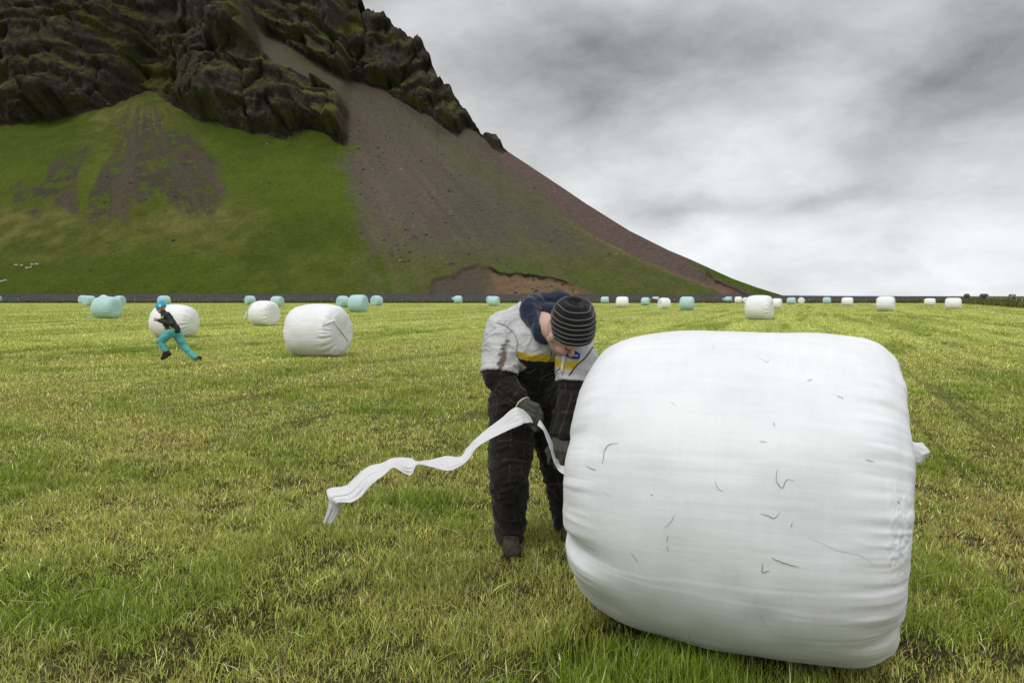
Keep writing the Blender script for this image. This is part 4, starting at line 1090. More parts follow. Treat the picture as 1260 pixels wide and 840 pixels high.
    # hems: step out at the short sleeve's edge and above the boots
    tR, dRr = seg_param(V, A['shR'], A['elR']); tL, dLl = seg_param(V, A['shL'], A['elL'])
    onR = (idx == 4) | (idx == 5); onL = (idx == 6) | (idx == 7)
    relR = (V - npv(A['shR'])) @ npv((A['elR'] - A['shR']).normalized()); lR = (A['elR'] - A['shR']).length
    relL = (V - npv(A['shL'])) @ npv((A['elL'] - A['shL']).normalized()); lL = (A['elL'] - A['shL']).length
    hemR = relR - lR * .90 + (x - A['shR'].x) * -.05; hemL = relL - lL * .88 + (x - A['shL'].x) * -.1
    sleeve = (onR & (hemR < 0)) | (onL & (hemL < 0))
    slv = np.where(onR, sstep(.006, -.004, hemR), np.where(onL, sstep(.006, -.004, hemL), 0.))
    d_ += slv * .012
    d_ += np.where((onR & (np.abs(hemR + .028) < .004)) | (onL & (np.abs(hemL + .028) < .004)), -.003, 0)
    V2 = V + N * d_[:, None]
    # ---- colours
    grey = np.array([.53, .54, .54]); blk = np.array([.017, .015, .0145]); yel = np.array([.62, .47, .045])
    sw = s_t + fbm(x * 6, y * 6, z * 6, 2, 404) * .012 + (x - A['chest'].x) * .06 + np.abs(x - A['chest'].x) * .10
    S0 = .452
    yoke = (sw > S0 + .042); stripe = (sw > S0) & (sw <= S0 + .042)
    # armhole: shoulders and torso above the stripe are grey, limbs below the hem are black
    torsoish = torso | ((idx == 4) & (relR < .02)) | ((idx == 6) & (relL < .02))
    col = np.tile(blk, (len(V), 1))
    legs = idx <= 3
    col[torsoish & ~legs & yoke] = grey; col[torsoish & ~legs & stripe] = yel
    col[sleeve] = grey
    zy = z - .010 * np.sin(x * 40)
    inr = ((idx == 6) | (idx == 7)) & (x < at(713, 440, 3.3).x + (z - 1.15) * .35) & (y < A['shL'].y + .03)
    col[inr & (zy < at(700, 442.5, 3.3).z) & (zy > at(700, 452.5, 3.3).z)] = yel
    wob = fbm(x * 6, y * 6, z * 6, 2, 405) * .012
    lmax = np.array([(npv(b_) - npv(a_)) @ (npv(b_) - npv(a_)) for a_, b_, r_ in segs])[idx] ** .5
    lines = ((np.abs(((al + wob) % .105) - .05) < .0021) & (al > .004) & (al < lmax - .004)) | (np.abs(((ar + wob) % .085) - .042) < .0021)
    ln = lines & (col[:, 0] < .1) & (fbm(x * 22, y * 22, z * 22, 2, 406) > -.08)
    col[ln] = np.array([.062, .052, .040])
    nn = fbm(x * 11, y * 11, z * 11, 4, 407)
    g_ = col[:, 0] > .3
    col = np.where(g_[:, None], col * (1 - np.clip(nn, 0, 1)[:, None] * np.array([.06, .07, .10])), col * (1 + nn[:, None] * .35))
    # zip placket down the chest
    zx = at(679, 425, 3.4).x; zp = torso & (y < A['chest'].y) & (np.abs(x - zx - (z - 1.2) * .10) < .0035) & (sw > S0)
    col[zp] = np.array([.16, .16, .16])
    # soil on the sleeve
    st = 1e9 * np.ones(len(V))
    for a, b in (((628, 407, 3.38), (622, 424, 3.37)), ((622, 424, 3.37), (618, 430, 3.37)), ((620, 436, 3.37), (617, 447, 3.37)), ((618, 446, 3.37), (614, 456, 3.37))):
        _, dd_ = seg_param(V * np.array([1, .25, 1]), Vector(at(*a)) * 1.0 * Vector((1, .25, 1)) if False else (at(*a).x, at(*a).y * .25, at(*a).z), (at(*b).x, at(*b).y * .25, at(*b).z)); st = np.minimum(st, dd_)
    sm = sstep(.022, .010, st + fbm(x * 45, y * 45, z * 45, 3, 408) * .018) * (y < 3.5) * g_
    col = col + (np.array([.105, .075, .045]) - col) * (sm * .9)[:, None]
    mc = attr_mat('coverall_cloth', .88, .12, (170, .0012), .12)
    cov = put('coverall', V2, F, mc, {'Col': (col, 'FLOAT_COLOR')})
    bv = BVHTree.FromPolygons([tuple(v) for v in V2], F)
    def sp(px, py, lift=.003):
        p0 = Vector((0, 0, CAM_H)); dr = (at(px, py, 1) - p0).normalized(); h, n, i_, d2 = bv.ray_cast(p0, dr)
        return None if h is None else h + n * lift
    def onsurf(name, ln, rd, m, n=24, lift=.003, parent=None):
        q = []
        for u in smooth_path([(a, b, 0) for a, b in ln], n):
            s1 = sp(u[0], u[1], lift)
            if s1 is not None: q.append(s1)
        if len(q) > 2:
            Vt, Ft, Tt = tube(q, rd, 6); put(name, np.array([list(v) for v in Vt]), Ft + Tt, m, parent=parent or cov)
    mseam, _, _ = mat('dark_seam', (.03, .03, .03), .9, .1)
    msg, _, _ = mat('grey_seam', (.30, .30, .29), .9, .1)
    onsurf('seam', [(700, 462), (710, 449), (720, 440), (729, 427)], .0028, mseam)
    onsurf('seam', [(612, 397), (622, 401), (634, 412), (637, 425), (633, 436)], .0020, msg)
    onsurf('seam', [(637, 448), (643, 455), (652, 458), (660, 452)], .0018, attr_none('tan_stitch', (.20, .17, .13)))
    onsurf('seam', [(664, 468), (672, 461), (684, 457), (690, 452)], .0018, attr_none('tan_stitch', (.20, .17, .13)))
    # crumpled grey lining showing at the open pocket
    # ---- hood
    mh, _, _ = mat('navy_fleece', (.018, .024, .045), .95, .05); mh.node_tree.nodes['Principled BSDF'].inputs['Sheen Weight'].default_value = .25
    hp = [at(671, 420, 3.335), at(664, 408, 3.36), at(656, 394, 3.42), at(653, 379, 3.50), at(663, 371, 3.58), at(680, 369, 3.60), at(697, 372, 3.56), at(712, 384, 3.50), at(712, 402, 3.42)]
    hr_ = [.012, .030, .040, .046, .047, .046, .042, .038, .03]
    pr = []
    sp_ = smooth_path(hp, 33); rs = np.interp(np.linspace(0, 8, 33), range(9), hr_)
    for a, b, r0, r1 in zip(sp_[:-1], sp_[1:], rs[:-1], rs[1:]): pr.append(capsule(a, b, r0, r1))
    pr.append(ellip(at(677, 385, 3.54), (Vector((1, 0, 0)), Vector((0, 1, 0)), Vector((0, 0, 1))), (.075, .07, .055))); pr.append(capsule(at(664, 384, 3.64), at(696, 381, 3.64), .062, .052)); pr.append(capsule(at(655, 392, 3.52), at(664, 380, 3.60), .06, .07))
    V, N, F = fuse(pr, .007, 5)
    f_ = fbm(V[:, 0] * 10, V[:, 1] * 10, V[:, 2] * 10, 3, 420, .5, True); g_ = np.sin(fbm(V[:, 0] * 5, V[:, 1] * 5, V[:, 2] * 5, 2, 421) * 14)
    V = V + N * (f_ * .015 + g_ * .004)[:, None]
    put('hood', V, F, mh)
    # ---- beanie
    ha = (up * math.cos(math.radians(38)) - fw * math.sin(math.radians(38))).normalized()
    hb = (fw - ha * fw.dot(ha)).normalized(); hrt = hb.cross(ha)
    b0 = H(.014, .030, 0) - hc + hc0 - ha * .014
    prof = [(-.012, .095), (-.008, .102), (.0, .105), (.02, .107), (.045, .108), (.07, .106), (.095, .101), (.118, .091), (.136, .077), (.147, .060), (.150, .047), (.146, .036), (.138, .026), (.134, .012), (.133, .0005)]
    P_ = np.array(prof); tt = np.linspace(0, len(P_) - 1, 110); hh = np.interp(tt, range(len(P_)), P_[:, 0]); rr = np.interp(tt, range(len(P_)), P_[:, 1])
    k5 = np.ones(5) / 5; hh = hh * 1.16; hh[2:-2] = np.convolve(hh, k5, 'valid'); rr[2:-2] = np.convolve(rr, k5, 'valid')
    na = 120; th = np.linspace(0, 2 * np.pi, na, endpoint=False)
    R_ = rr[:, None] * (1 + .045 * np.cos(2 * th)[None] + fbm(np.cos(th)[None] * 2, np.sin(th)[None] * 2, hh[:, None] * 14, 3, 430) * .05 + .035 * np.cos(5 * th)[None] * sstep(.10, .15, hh)[:, None])
    Hh = hh[:, None] + fbm(np.cos(th)[None] * 1.5, np.sin(th)[None] * 1.5, 3, 2, 431) * .006 * sstep(0, .1, hh)[:, None] + .006 * np.cos(th)[None] * 0
    Vh = npv(b0) + R_[..., None] * (np.cos(th)[None, :, None] * npv(hb) + np.sin(th)[None, :, None] * npv(hrt)) + Hh[..., None] * npv(ha)
    arc = np.concatenate([[0], np.cumsum(np.hypot(np.diff(hh), np.diff(rr)))])
    rings = [.024, .050, .074, .098, .122, .147, .182]
    cc = np.tile(np.array([.010, .010, .010]), (110, na, 1))
    me = npmesh('beanie', Vh.reshape(-1, 3) - off, grid_faces(110, na, True))
    mbn, t, p = mat('beanie_knit', (.011, .011, .011), .95, .08); P = t.new('ShaderNodeTexCoord').outputs['Object']
    t.put(p.inputs['Normal'], t.new('ShaderNodeBump', {'Strength': .7, 'Distance': .002, 'Height': t.noise(P, 160, 4, .8)})); p.inputs['Sheen Weight'].default_value = .2
    bn = link('beanie', me, root, [mbn])
    mst, _, _ = mat('beanie_stripe', (.20, .19, .175), .95, .05)
    for a_ in rings:
        i = int(np.argmin(np.abs(arc - a_))); w_ = 1
        # a thin raised knitted ring lying on the cap
        Vt = Vh[i] * 1.0; nrm = (Vh[i] - (npv(b0) + hh[i] * npv(ha))); nrm /= np.linalg.norm(nrm, axis=1, keepdims=True)
        if a_ > .14: nrm = nrm * .45 + npv(ha) * .9
        cen = [Vector(v + n_ * .0006) for v, n_ in zip(Vt, nrm)]; cen.append(cen[0])
        q, fq, tq = tube(cen, .0020, 6, False); put('stripe', np.array([list(v) for v in q]), fq, mst, parent=bn)
    # ---- gloves
    mg, t, p = mat('dark_glove', (.075, .073, .060), .95, .08); P = t.new('ShaderNodeTexCoord').outputs['Object']
    t.put(p.inputs['Normal'], t.new('ShaderNodeBump', {'Strength': .6, 'Distance': .0015, 'Height': t.noise(P, 300, 3, .7)}))
    mcuff, _, _ = mat('cuff_hem', (.62, .55, .40), .9, .1)
    for wr, dd_, hf_, el in ((A['wrR'], dR, handR, A['elR']), (A['wrL'], dL, handL, A['elL'])):
        fd = (wr - el).normalized()
        pr = hf_(1.06) + [capsule(wr - fd * .015, wr + dd_ * .02, .036, .034)]
        V, N, F = fuse(pr, .0036, 2); V = V + N * (fbm(V[:, 0] * 40, V[:, 1] * 40, V[:, 2] * 40, 2, 440) * .002)[:, None]
        g = put('glove', V, F, mg)
        if wr is A['wrR']:
            a = fd.orthogonal().normalized(); b = fd.cross(a); c0 = wr - fd * .012
            cen = [c0 + (a * math.cos(q) + b * math.sin(q)) * .041 for q in np.linspace(0, 2 * math.pi, 33)]
            q, fq, tq = tube(cen, .0040, 6, False); put('cuff_hem', np.array([list(v) for v in q]), fq, mcuff, parent=g)
            # bare wrist between the sleeve and the glove
    # ---- boots
    mbt, t, p = mat('boot_leather', (.050, .040, .032), .8, .2); P = t.new('ShaderNodeTexCoord').outputs['Object']
    t.put(p.inputs['Base Color'], t.ramp(t.noise(P, 30, 5, .7), [(.35, (.025, .02, .016)), (.65, (.085, .065, .048))])); t.put(p.inputs['Normal'], t.new('ShaderNodeBump', {'Strength': .6, 'Distance': .003, 'Height': t.noise(P, 90, 3, .7)}))
    msl, _, _ = mat('boot_sole', (.012, .012, .012), .8, .2)
    for ank, toe in ((A['ankR'], A['toeR']), (A['ankL'], A['toeL'])):
        d0 = Vector((toe.x - ank.x, toe.y - ank.y, 0)).normalized(); gz = gy(ank.x, ank.y)
        an = Vector((ank.x, ank.y, gz + .10)); heel = an - d0 * .035; tp = Vector((ank.x, ank.y, gz)) + d0 * .15
        pr = [capsule(an + Vector((0, 0, .09)), heel + Vector((0, 0, -.045)), .060, .044), capsule(heel + Vector((0, 0, -.05)), tp + Vector((0, 0, .052)), .043, .046, Vector((1, 0, 0)), 1.12), capsule(an, tp + Vector((0, 0, .055)), .052, .044), ellip(tp + d0 * .012 + Vector((0, 0, .05)), (d0, d0.cross(Vector((0, 0, 1))), Vector((0, 0, 1))), (.052, .054, .040))]
        V, N, F = fuse(pr, .006, 3); V[:, 2] = np.maximum(V[:, 2], gz + .014); V = V + N * (fbm(V[:, 0] * 25, V[:, 1] * 25, V[:, 2] * 25, 2, 450) * .003)[:, None]
        bo = put('boot', V, F, mbt)
        pr = [capsule(heel + Vector((0, 0, -.085)), heel + Vector((0, 0, -.083)), .047, .047), capsule(heel + Vector((0, 0, -.085)), tp + Vector((0, 0, .015)), .044, .052), ellip(tp + d0 * .018 + Vector((0, 0, .018)), (d0, d0.cross(Vector((0, 0, 1))), Vector((0, 0, 1))), (.052, .056, .05))]
        V, N, F = fuse(pr, .006, 1); V[:, 2] = np.clip(V[:, 2], gz - .01, gz + .024); put('sole', V, F, msl, parent=bo)
    # ---- drawstring, chest badge
    mcord, _, _ = mat('white_cord', (.85, .84, .80), .7, .2)
    q = [sp(a, b, .012) for a, b in ((694, 436), (693, 443), (692, 450), (691, 457))]; q = [v for v in q if v is not None]
    if len(q) > 2:
        yv = min(v.y for v in q); q = [at(a, b, yv) for a, b in ((694.5, 433), (693.2, 442), (692, 450), (691, 458.5))]
        Vt, Ft, Tt = tube(q, [.006, .0075, .0070, .0085], 8); put('drawstring', np.array([list(v) for v in Vt]), Ft + Tt, mcord)
    mblue, _, _ = mat('badge_blue', (.015, .045, .26), .6, .2); mwh, _, _ = mat('badge_white', (.75, .76, .78), .6, .2)
    c0 = sp(705, 437); cx_ = sp(709, 437.4); cy_ = sp(705, 434)
    if c0 and cx_ and cy_:
        ex = (cx_ - c0).normalized(); ey = (cy_ - c0); ey = (ey - ex * ey.dot(ex)).normalized(); nn_ = ex.cross(ey)
        if nn_.y > 0: nn_ = -nn_
        cb = c0 + nn_ * .007; kx = .0039
        def pl(pts, name, m, lift):
            V_ = [cb + ex * (a * kx) + ey * (b * kx) + nn_ * lift for a, b in pts] + [cb + ex * (a * kx) + ey * (b * kx) + nn_ * (lift - .010) for a, b in pts]
            n = len(pts); F_ = [tuple(range(n)), tuple(range(2 * n - 1, n - 1, -1))] + [(i, i + n, (i + 1) % n + n, (i + 1) % n) for i in range(n)]
            return put(name, np.array([list(v) for v in V_]), F_, m, parent=cov)
        def poly_obj(pts, name, m, lift):
            mb2 = MB(); n = len(pts); offv = Vector(off)
            V_ = [cb + ex * (a * kx) + ey * (b * kx) + nn_ * lift - offv for a, b in pts] + [cb + ex * (a * kx) + ey * (b * kx) + nn_ * (lift - .012) - offv for a, b in pts]
            mb2.add(V_, [tuple(range(n)), tuple(range(2 * n - 1, n - 1, -1))] + [(i, i + n, (i + 1) % n + n, (i + 1) % n) for i in range(n)])
            return mb2.build(name, m, cov)
        bdg = poly_obj([(-9, -1.5), (-9, 1), (1.5, 5.2), (8.5, 2.0), (8.2, -3.8), (5, -4.8), (0, -4.6), (-6, -3.0)], 'badge', mblue, .003)
        fc = bpy.data.curves.new('t', 'FONT'); fc.body = 'nasco'; fc.size = 1; fc.extrude = .05; fc.align_x = 'CENTER'; fc.offset = .025
        fo = bpy.data.objects.new('t', fc); C.objects.link(fo); dgx = bpy.context.evaluated_depsgraph_get(); tm = bpy.data.meshes.new_from_object(fo.evaluated_get(dgx)); bpy.data.objects.remove(fo)
        sx_ = .0205; 
        for v in tm.vertices: v.co = cb + ex * (v.co.x * sx_) + ey * (v.co.y * .017 - .0065) + nn_ * (.0045 + v.co.z * .01) - Vector(off)
        lt = link('lettering', tm, bdg, [mwh])
    return A, kR, tipsR, kL, tipsL
def attr_none(name, c):
    m = bpy.data.materials.get(name)
    return m or mat(name, c, .9, .1)[0]
MA, KR, TR, KL, TL = build_man()

# ---- strip of film in the man's hands
def film_strip(name, up_, lo_, Ys, label, cat, n=150, nv=22, seed=1, rip=.012, folds=5):
    """up_, lo_: upper and lower edges (photo pixels), Ys: distance along it"""
    U = np.array(smooth_path([(a, b, y) for (a, b), y in zip(up_, Ys)], n)); L = np.array(smooth_path([(a, b, y) for (a, b), y in zip(lo_, Ys)], n))
    PT = np.zeros((n, nv, 3)); s = np.linspace(0, 1, nv)
    for i in range(n):
        a = at(*U[i]); b = at(*L[i])
        for j in range(nv): PT[i, j] = npv(a.lerp(b, s[j]))
    wdt = np.linalg.norm(PT[:, -1] - PT[:, 0], axis=1)[:, None]
    tilt = (s - .5)[None] * -.09 * np.minimum(1, wdt / .05) * (1 - sstep(.84, .92, np.linspace(0, 1, n)))[:, None] * (wdt > 0); PT[..., 1] += tilt
    g = np.linspace(0, n / 24, n)[:, None]
    sw_ = s[None] + fbm(g * .35, s[None] * 1.5, 0, 2, seed + 3) * .30
    f = fbm(g * .22, sw_ * folds * 1.0, 0, 3, seed, .55, True) * .9 + fbm(g * 1.1, sw_ * folds * .8, 0, 3, seed + 5) * .45
    PT[..., 1] += f * np.minimum(rip * 1.3, wdt * .18) - .4 * wdt * np.sin(s[None] * math.pi) * .5
    PT[..., 2] += fbm(g * 3, s[None] * 8, 0, 3, seed + 8) * .004 * np.minimum(1, wdt / .05)
    N = np.cross(np.gradient(PT, axis=0), np.gradient(PT, axis=1)); N /= np.linalg.norm(N, axis=2, keepdims=True) + 1e-9
    V = np.concatenate([(PT + N * .0008).reshape(-1, 3), (PT - N * .0008).reshape(-1, 3)]); M = n * nv
    Fq = grid_faces(n, nv); idx = lambda i, j: i * nv + j
    ring = [idx(0, j) for j in range(nv)] + [idx(i, nv - 1) for i in range(1, n)] + [idx(n - 1, j) for j in range(nv - 2, -1, -1)] + [idx(i, 0) for i in range(n - 2, 0, -1)]
    rim = np.array([(a, a + M, b + M, b) for a, b in zip(ring, ring[1:] + ring[:1])])
    return V, np.concatenate([Fq, Fq[:, ::-1] + M, rim])
mfs, t_, p_ = mat('loose_film', (.88, .89, .90), .4, .4); tl_ = t_.new('ShaderNodeBsdfTranslucent', {'Color': (.80, .82, .84, 1)}); t_.put(mfs.node_tree.nodes['Material Output'].inputs[0], t_.new('ShaderNodeMixShader', {0: .35, 1: p_.outputs[0], 2: tl_.outputs[0]}))
UP = [(652, 512), (642, 505), (632, 504), (618, 516), (600, 529), (585, 541), (574, 553), (566, 563), (548, 564), (528, 567), (513, 568), (500, 566), (480, 566), (466, 573), (449, 578), (432, 592), (420, 602), (399, 606), (404, 619), (401, 632), (397, 643)]
LO = [(656, 519), (648, 518), (640, 521), (622, 529), (602, 539), (587, 549), (577, 563), (568, 571), (555, 576), (533, 573), (514, 571), (506, 582), (487, 573), (474, 582), (458, 594), (447, 607), (436, 614), (421, 616), (419, 625), (415, 635), (411, 643)]
YS = [3.24, 3.22, 3.20, 3.20, 3.18, 3.15, 3.12, 3.10, 3.08, 3.06, 3.04, 3.03, 3.02, 3.00, 2.98, 2.95, 2.93, 2.92, 2.92, 2.93, 2.94]
V1, F1 = film_strip('a', UP, LO, YS, '', '', 300, 26, 5)
UP2 = [(664, 517), (668, 522), (674, 532), (680, 545), (685, 560), (690, 571), (697, 577), (704, 583)]
LO2 = [(661, 522), (668, 528), (672, 538), (677, 552), (681, 566), (687, 577), (696, 584), (703, 592)]
Y2 = [3.20, 3.185, 3.175, 3.17, 3.165, 3.16, 3.12, 3.05]
V2_, F2_ = film_strip('b', UP2, LO2, Y2, '', '', 80, 12, 9, .006, 3)
so = empty('film_strip', at(560, 570, 3.1), 'torn strip of white film pulled off the bale, trailing leftwards from the gloved hand', 'plastic film')
so_off = npv(so.location)
me = npmesh('trailing_film', V1 - so_off, F1); link('trailing_film', me, so, [mfs])
me = npmesh('taut_film', V2_ - so_off, F2_); link('taut_film', me, so, [mfs])

# ---- running child
def build_boy():
    Y0 = 14.9; q = lambda x, y, dy=0: at(180 + x / 9.8875, 365 + y / 9.8875, Y0 + dy)
    root = empty('person', q(400, 800), 'running child in blue beanie, black jacket and turquoise trousers on the grass', 'person'); root.location.z = .0
    off = npv(root.location) - np.array([0, 0, .035])
    def put(name, prims, vox, m, sm=4, amp=.006, seed=1, parent=None, colf=None):
        amp *= 1.7
        V, N, F = fuse(prims, vox, sm); V = V + N * (fbm(V[:, 0] * 9, V[:, 1] * 9, V[:, 2] * 12, 3, seed, .6) * amp)[:, None]
        at_ = {'Col': (colf(V), 'FLOAT_COLOR')} if colf else None
        return link(name, polymesh(name, V - off, F, at_), parent or root, [m])
    hip0, kn0, an0, to0, he0 = q(300, 455, -.08), q(168, 560, -.10), q(238, 672, -.10), q(188, 772, -.10), q(285, 715, -.10)
    hip1, kn1, an1, to1 = q(370, 465, .08), q(455, 625, .08), q(595, 765, .06), q(650, 775, .06)
    ch, nk, hd = q(255, 290), q(205, 205), q(182, 160)
    s0, e0, h0 = q(262, 245, -.14), q(312, 350, -.20), q(140, 303, -.10)
    s1, e1, h1 = q(248, 240, .14), q(315, 335, .20), q(285, 400, .16)
    pel = q(330, 435)
    X = Vector((-1, -.35, -.25)).normalized(); U = Vector((-.28, 0, 1)).normalized(); X = (X - U * X.dot(U)).normalized(); R = X.cross(U)
    def hh(f, u, r): return hd + X * f + U * u + R * r
    ax = (X, R, U)
    body = [capsule(pel, ch, .09, .10), capsule(ch, nk, .09, .045), capsule(nk, hd, .045, .05), ellip(hh(0, .015, 0), ax, (.088, .070, .095)), ellip(hh(.03, -.05, 0), ax, (.05, .048, .05)),
            capsule(hh(.082, -.005, 0), hh(.102, -.030, 0), .009, .012), capsule(hh(.078, -.055, -.015), hh(.078, -.055, .015), .008, .008), capsule(hh(.065, -.085, 0), hh(.06, -.08, 0), .018, .02), ellip(hh(-.01, -.01, -.072), ax, (.018, .008, .028)), ellip(hh(-.01, -.01, .072), ax, (.018, .008, .028)),
            capsule(ch, s0, .06, .05), capsule(s0, e0, .04, .033), capsule(e0, h0, .033, .024), capsule(ch, s1, .06, .05), capsule(s1, e1, .04, .033), capsule(e1, h1, .033, .024),
            capsule(hip0, kn0, .075, .05), capsule(kn0, an0, .048, .032), capsule(hip1, kn1, .075, .05), capsule(kn1, an1, .048, .032), capsule(an0, to0, .03, .025), capsule(an1, to1, .03, .025), capsule(pel, hip0, .08, .075), capsule(pel, hip1, .08, .075)]
    for hnd, el in ((h0, e0), (h1, e1)):
        fd = (hnd - el).normalized(); upv = Vector((0, 0, 1)); sv = (upv - fd * upv.dot(fd)).normalized(); nv_ = fd.cross(sv)
        body.append(capsule(hnd, hnd + fd * .045, .024, .03, sv, 1.3))
        for i in range(4):
            b = hnd + fd * .055 + sv * (.030 - .020 * i); p1 = b + fd * .02 + nv_ * -.012; p2 = p1 - fd * .012 - nv_ * .022
            body.append(capsule(b, p1, .0105, .010, seg=10)); body.append(capsule(p1, p2, .010, .009, seg=10))
        body.append(capsule(hnd + sv * .02 + fd * .01, hnd + fd * .045 + sv * .035 - nv_ * .02, .013, .010, seg=10))
    def bc(V):
        rel = V - npv(hd); f, u, r = rel @ npv(X), rel @ npv(U), rel @ npv(R); c = np.tile(np.array([.55, .32, .23]), (len(V), 1))
        c[(np.abs(u + .055) < .009) & (f > .07) & (np.abs(r) < .02)] = (.38, .15, .13)
        for s in (-1, 1): c[((f - .08) ** 2 + (u - .004) ** 2 + (r - .03 * s) ** 2) < .011 ** 2] = (.06, .04, .03)
        return c
    put('body', body, .008, bpy.data.materials['skin'], 2, .001, 1, None, bc)
    # jacket
    mj = attr_mat('jacket_cloth', .6, .3, (60, .004))
    jp = [capsule(pel + Vector((0, 0, .0)), ch, .125, .130, Vector((0, 1, 0)), 1.15), capsule(q(300, 380), q(340, 425), .13, .125, Vector((0, 1, 0)), 1.15), capsule(ch, nk + Vector((0, 0, -.0)), .115, .062), capsule(ch, s0, .09, .075), capsule(ch, s1, .09, .075), capsule(s0, e0, .068, .055), capsule(e0, h0 - (h0 - e0).normalized() * .03, .054, .036), capsule(s1, e1, .065, .055), capsule(e1, h1 - (h1 - e1).normalized() * .03, .054, .036)]
    def jc(V):
        c = np.tile(np.array([.022, .021, .023]), (len(V), 1))
        for ln in (((235, 360), (262, 400), (275, 450)), ((325, 375), (350, 395), (375, 420)), ((195, 262), (215, 275), (240, 262)), ((320, 372), (345, 410), (370, 415))):
            for a, b in zip(ln[:-1], ln[1:]):
                pa, pb = q(*a), q(*b); _, d = seg_param(V * np.array([1, 0, 1]), (pa.x, 0, pa.z), (pb.x, 0, pb.z)); c[(d < .013) & (V[:, 1] < Y0)] = (.40, .50, .09)
        return c
    put('jacket', jp, .009, mj, 4, .012, 21, None, jc)
    mt, t, p = mat('turquoise_cloth', (.11, .42, .42), .85, .1, **{'Sheen Weight': .2})
    put('trousers', [capsule(pel + Vector((0, 0, -.02)), hip0, .118, .105), capsule(pel + Vector((0, 0, -.02)), hip1, .118, .105), capsule(hip0, kn0, .108, .084), capsule(kn0, an0, .086, .056), capsule(hip1, kn1, .108, .078), capsule(kn1, an1, .084, .056)], .009, mt, 5, .014, 31)
    mb_, _, _ = mat('black_boot', (.018, .018, .02), .6, .3)
    put('boot', [capsule(an0 + Vector((0, 0, .02)), he0 + Vector((-.02, 0, .0)), .050, .045), capsule(he0, to0 + Vector((.02, 0, .01)), .042, .040), capsule(an0, to0 + Vector((.03, 0, .02)), .045, .035)], .008, mb_, 3, .004, 41)
    hl = q(590, 805, .06)
    put('boot', [capsule(an1, q(630, 790, .06), .048, .05), capsule(q(605, 800, .06), q(648, 765, .06), .05, .052), capsule(q(615, 805, .06), q(655, 785, .06), .034, .036)], .008, mb_, 3, .004, 42)
    mh_, _, _ = mat('blue_knit', (.045, .36, .62), .9, .1)
    hat = [ellip(hh(-.005, .045, 0), ax, (.112, .098, .098)), capsule(hh(-.012, .022, 0), hh(-.012, .040, 0), .100, .103), ellip(hh(-.03, .125, 0), ax, (.06, .055, .045))]
    V, N, F = fuse(hat, .008, 4); rel = V - npv(hd); u = rel @ npv(U); f = rel @ npv(X); cut = (-.0 + .01 * f / .1); V = V * 1.0; V = V + npv(U) * np.maximum(0, .004 - u)[:, None]
    ho = link('beanie', polymesh('beanie', V - off, F), root, [mh_])
    mlogo, _, _ = mat('hat_badge', (.80, .72, .74), .8, .1)
    cc_ = hh(-.045, .035, 0); n_ = Vector((.30, -1, 0)).normalized()
    c1 = q(196, 132); c1.y = Y0 - .10; Vb, Fb = ellip(c1, (Vector((1, 0, 0)), Vector((0, 1, 0)), Vector((0, 0, 1))), (.026, .014, .034)); link('badge', polymesh('badge', np.array([list(v) for v in Vb]) - off, Fb), ho, [mlogo])
build_boy()

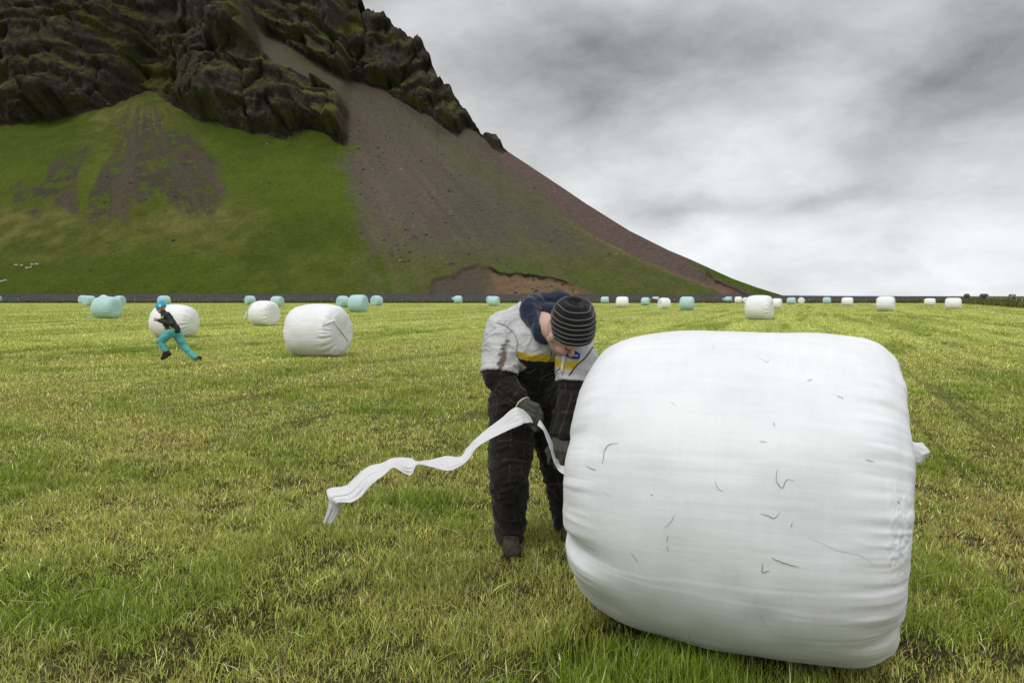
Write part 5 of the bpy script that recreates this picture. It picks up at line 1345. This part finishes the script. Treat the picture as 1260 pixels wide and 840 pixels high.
# ------------------------------------------------------------------ grass on the field
def build_grass():
    rng = np.random.default_rng(77)
    parts = []
    # number per metre of distance
    edges = np.concatenate([np.linspace(1.5, 10, 18), np.geomspace(11, 120, 26)])
    xs = []; ys = []
    for a, b in zip(edges[:-1], edges[1:]):
        mid = (a + b) / 2; dn_ = 16500 if mid < 4 else 16500 * (4 / mid) ** 1.85
        hw = .80 * mid + .9; n = int(dn_ * (b - a) * hw * 2)
        ys.append(rng.uniform(a, b, n)); xs.append(rng.uniform(-hw, hw, n))
    x = np.concatenate(xs); y = np.concatenate(ys)
    dd = np.hypot(x, y)
    # patchiness
    p1 = fbm(x * .9 + .3 * y, y * 1.3, 0, 4, 201); p2 = fbm(x * 3.5, y * 3.5, 0, 3, 202); p3 = fbm(x * .35, y * .6, 0, 3, 203)
    cr_, sr_ = x * .921 - y * .389, x * .389 + y * .921
    rowp = fbm(cr_ * 1.15, sr_ * .09, 0, 3, 204) * .75 + fbm(cr_ * 3.2, sr_ * .3, 0, 3, 205) * .45
    p4 = fbm(x * 10, y * 10, 0, 3, 206)
    track = np.exp(-((fbm((x * .921 - y * .389) * 1.9, (x * .389 + y * .921) * .06, 0, 2, 207)) / .035) ** 2) * sstep(3, 7, dd)
    keep = rng.random(len(x)) < np.clip(.80 + p2 * .8 + p4 * .9 - track * .35, .34, 1)
    # trodden, browner ground to the right of the near bale
    R0 = (x > 1.2 + .1 * y) & (dd < 16); 
    x, y, dd, p1, p2, p3, rowp, p4, track = [q[keep] for q in (x, y, dd, p1, p2, p3, rowp, p4, track)]
    n = len(x)
    sc = (np.maximum(dd, 3.2) / 3.2)
    rr = rng.random(n)
    h = (.022 + .028 * rr) * (1 + .25 * p1 + .35 * p2) * sc ** .08
    tuft = sstep(.05, .45, p2 + p1 * .5)
    h = h * (1 + .22 * tuft) * (1 + .45 * p4) * (1 - .3 * track)
    longb = rng.random(n) < .022; h = np.where(longb, h * 1.9, h)
    # long uncut fringe at the foot of the near bale
    ax = np.array([math.cos(BTH), -math.sin(BTH)]); u = (x - BX) * ax[0] + (y - BY) * ax[1]; v = (x - BX) * (-ax[1]) + (y - BY) * ax[0]
    fr = np.exp(-((v + .56) / .20) ** 2) * sstep(-.85, -.5, u) * (1 - sstep(.45, .7, u))
    h = h * (1 + 1.1 * fr)
    wd = rng.uniform(.0016, .0040, n) * sc ** .80
    lean = np.clip(rng.normal(.50, .40, n), .02, 1.4) * (1 - .45 * fr); lean = np.where(longb, lean * 1.6, lean)
    yaw = rng.uniform(0, 2 * np.pi, n)
    z = ground_z(x, y) - .004
    green = np.array([.20, .285, .026]); yel = np.array([.48, .52, .125]); straw = np.array([.74, .69, .36]); brn = np.array([.25, .165, .065]); dk = np.array([.06, .10, .012])
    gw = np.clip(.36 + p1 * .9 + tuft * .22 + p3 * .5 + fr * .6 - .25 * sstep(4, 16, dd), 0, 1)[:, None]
    col = yel * (1 - gw) + green * gw
    q = rng.random(n)
    rightbrown = sstep(.8, 1.8, x - .28 * y) * sstep(16, 6, dd) * .22
    bf = np.clip(.16 - p1 * .30 - p3 * .25 + rightbrown - fr * .3 - .05 * sstep(8, 30, dd), 0.02, .6)
    col = np.where((q < bf)[:, None], brn * (.7 + .9 * rng.random((n, 1))), col)
    col = np.where(((q > .86) & (q < .86 + .11 - .06 * gw[:, 0]))[:, None], straw, col)
    col = np.where((q > .975)[:, None], dk, col)
    # swath rows further out
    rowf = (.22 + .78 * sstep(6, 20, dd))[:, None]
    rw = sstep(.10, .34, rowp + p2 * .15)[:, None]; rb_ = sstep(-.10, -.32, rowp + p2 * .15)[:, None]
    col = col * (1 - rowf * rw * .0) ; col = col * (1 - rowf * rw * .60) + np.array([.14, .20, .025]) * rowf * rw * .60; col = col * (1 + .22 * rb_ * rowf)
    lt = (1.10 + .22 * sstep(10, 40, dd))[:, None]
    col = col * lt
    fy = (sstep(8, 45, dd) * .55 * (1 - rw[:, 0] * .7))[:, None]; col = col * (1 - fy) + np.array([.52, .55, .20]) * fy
    h = h * (1 + rowf[:, 0] * rw[:, 0] * .9)
    col = col * (1 - .45 * track[:, None]) + np.array([.12, .10, .035]) * .45 * track[:, None]
    col *= np.exp(rng.normal(0, .32, (n, 1)))
    # none inside the near bale or the boots
    ok = ~((np.abs(u) < .48) & (np.abs(v) < .20))
    f_ = lambda A: A[ok]
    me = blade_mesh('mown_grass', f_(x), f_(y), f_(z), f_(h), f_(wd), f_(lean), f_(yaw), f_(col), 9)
    print('blades', ok.sum())
    tag(link('mown_grass', me, None, [GM]), 'short mown grass covering the hay field', 'grass', kind='stuff')
    # cut stems lying on the stubble
    n = 5200; rngy = rng.random(n) ** .7; y = 1.6 + 8 * rngy; x = rng.uniform(-1, 1, n) * (.8 * y + .6)
    cl = fbm(x * 1.5, y * 1.5, 0, 3, 301); k = rng.random(n) < np.clip(.35 + cl * 1.3, .04, 1); x, y = x[k], y[k]; n = len(x)
    u = (x - BX) * ax[0] + (y - BY) * ax[1]; v = (x - BX) * (-ax[1]) + (y - BY) * ax[0]; k = ~((np.abs(u) < .7) & (np.abs(v) < .6)); x, y = x[k], y[k]; n = len(x)
    ln = rng.uniform(.05, .22, n); yw = rng.uniform(0, 6.28, n); z = ground_z(x, y) + rng.uniform(.015, .05, n)
    bend = rng.normal(0, .5, n); wv = rng.uniform(.0012, .0026, n); P = []
    for f in (0, .33, .66, 1):
        a_ = yw + bend * f; cxp = x + np.cos(a_) * ln * (f - .5); cyp = y + np.sin(a_) * ln * (f - .5); cz = z + np.sin(f * 3.14) * rng.uniform(-.01, .025, n)
        P.append(np.stack([cxp - np.sin(a_) * wv / 2, cyp + np.cos(a_) * wv / 2, cz], 1)); P.append(np.stack([cxp + np.sin(a_) * wv / 2, cyp - np.cos(a_) * wv / 2, cz + wv * .7], 1))
    Vv = np.stack(P, 1).reshape(-1, 3); b = np.arange(n) * 8
    F = np.concatenate([np.stack([b + 2 * i, b + 2 * i + 1, b + 2 * i + 3, b + 2 * i + 2], 1) for i in range(3)])
    me = npmesh('cut_stems', Vv, F); t_ = rng.random((n, 1)); cc = np.array([.34, .33, .13]) * t_ + np.array([.20, .25, .06]) * (1 - t_); set_attr(me, 'Col', np.repeat(cc, 8, 0))
    tag(link('cut_stems', me, None, [GM]), 'loose cut grass stems lying on the stubble', 'hay', kind='stuff')
build_grass()
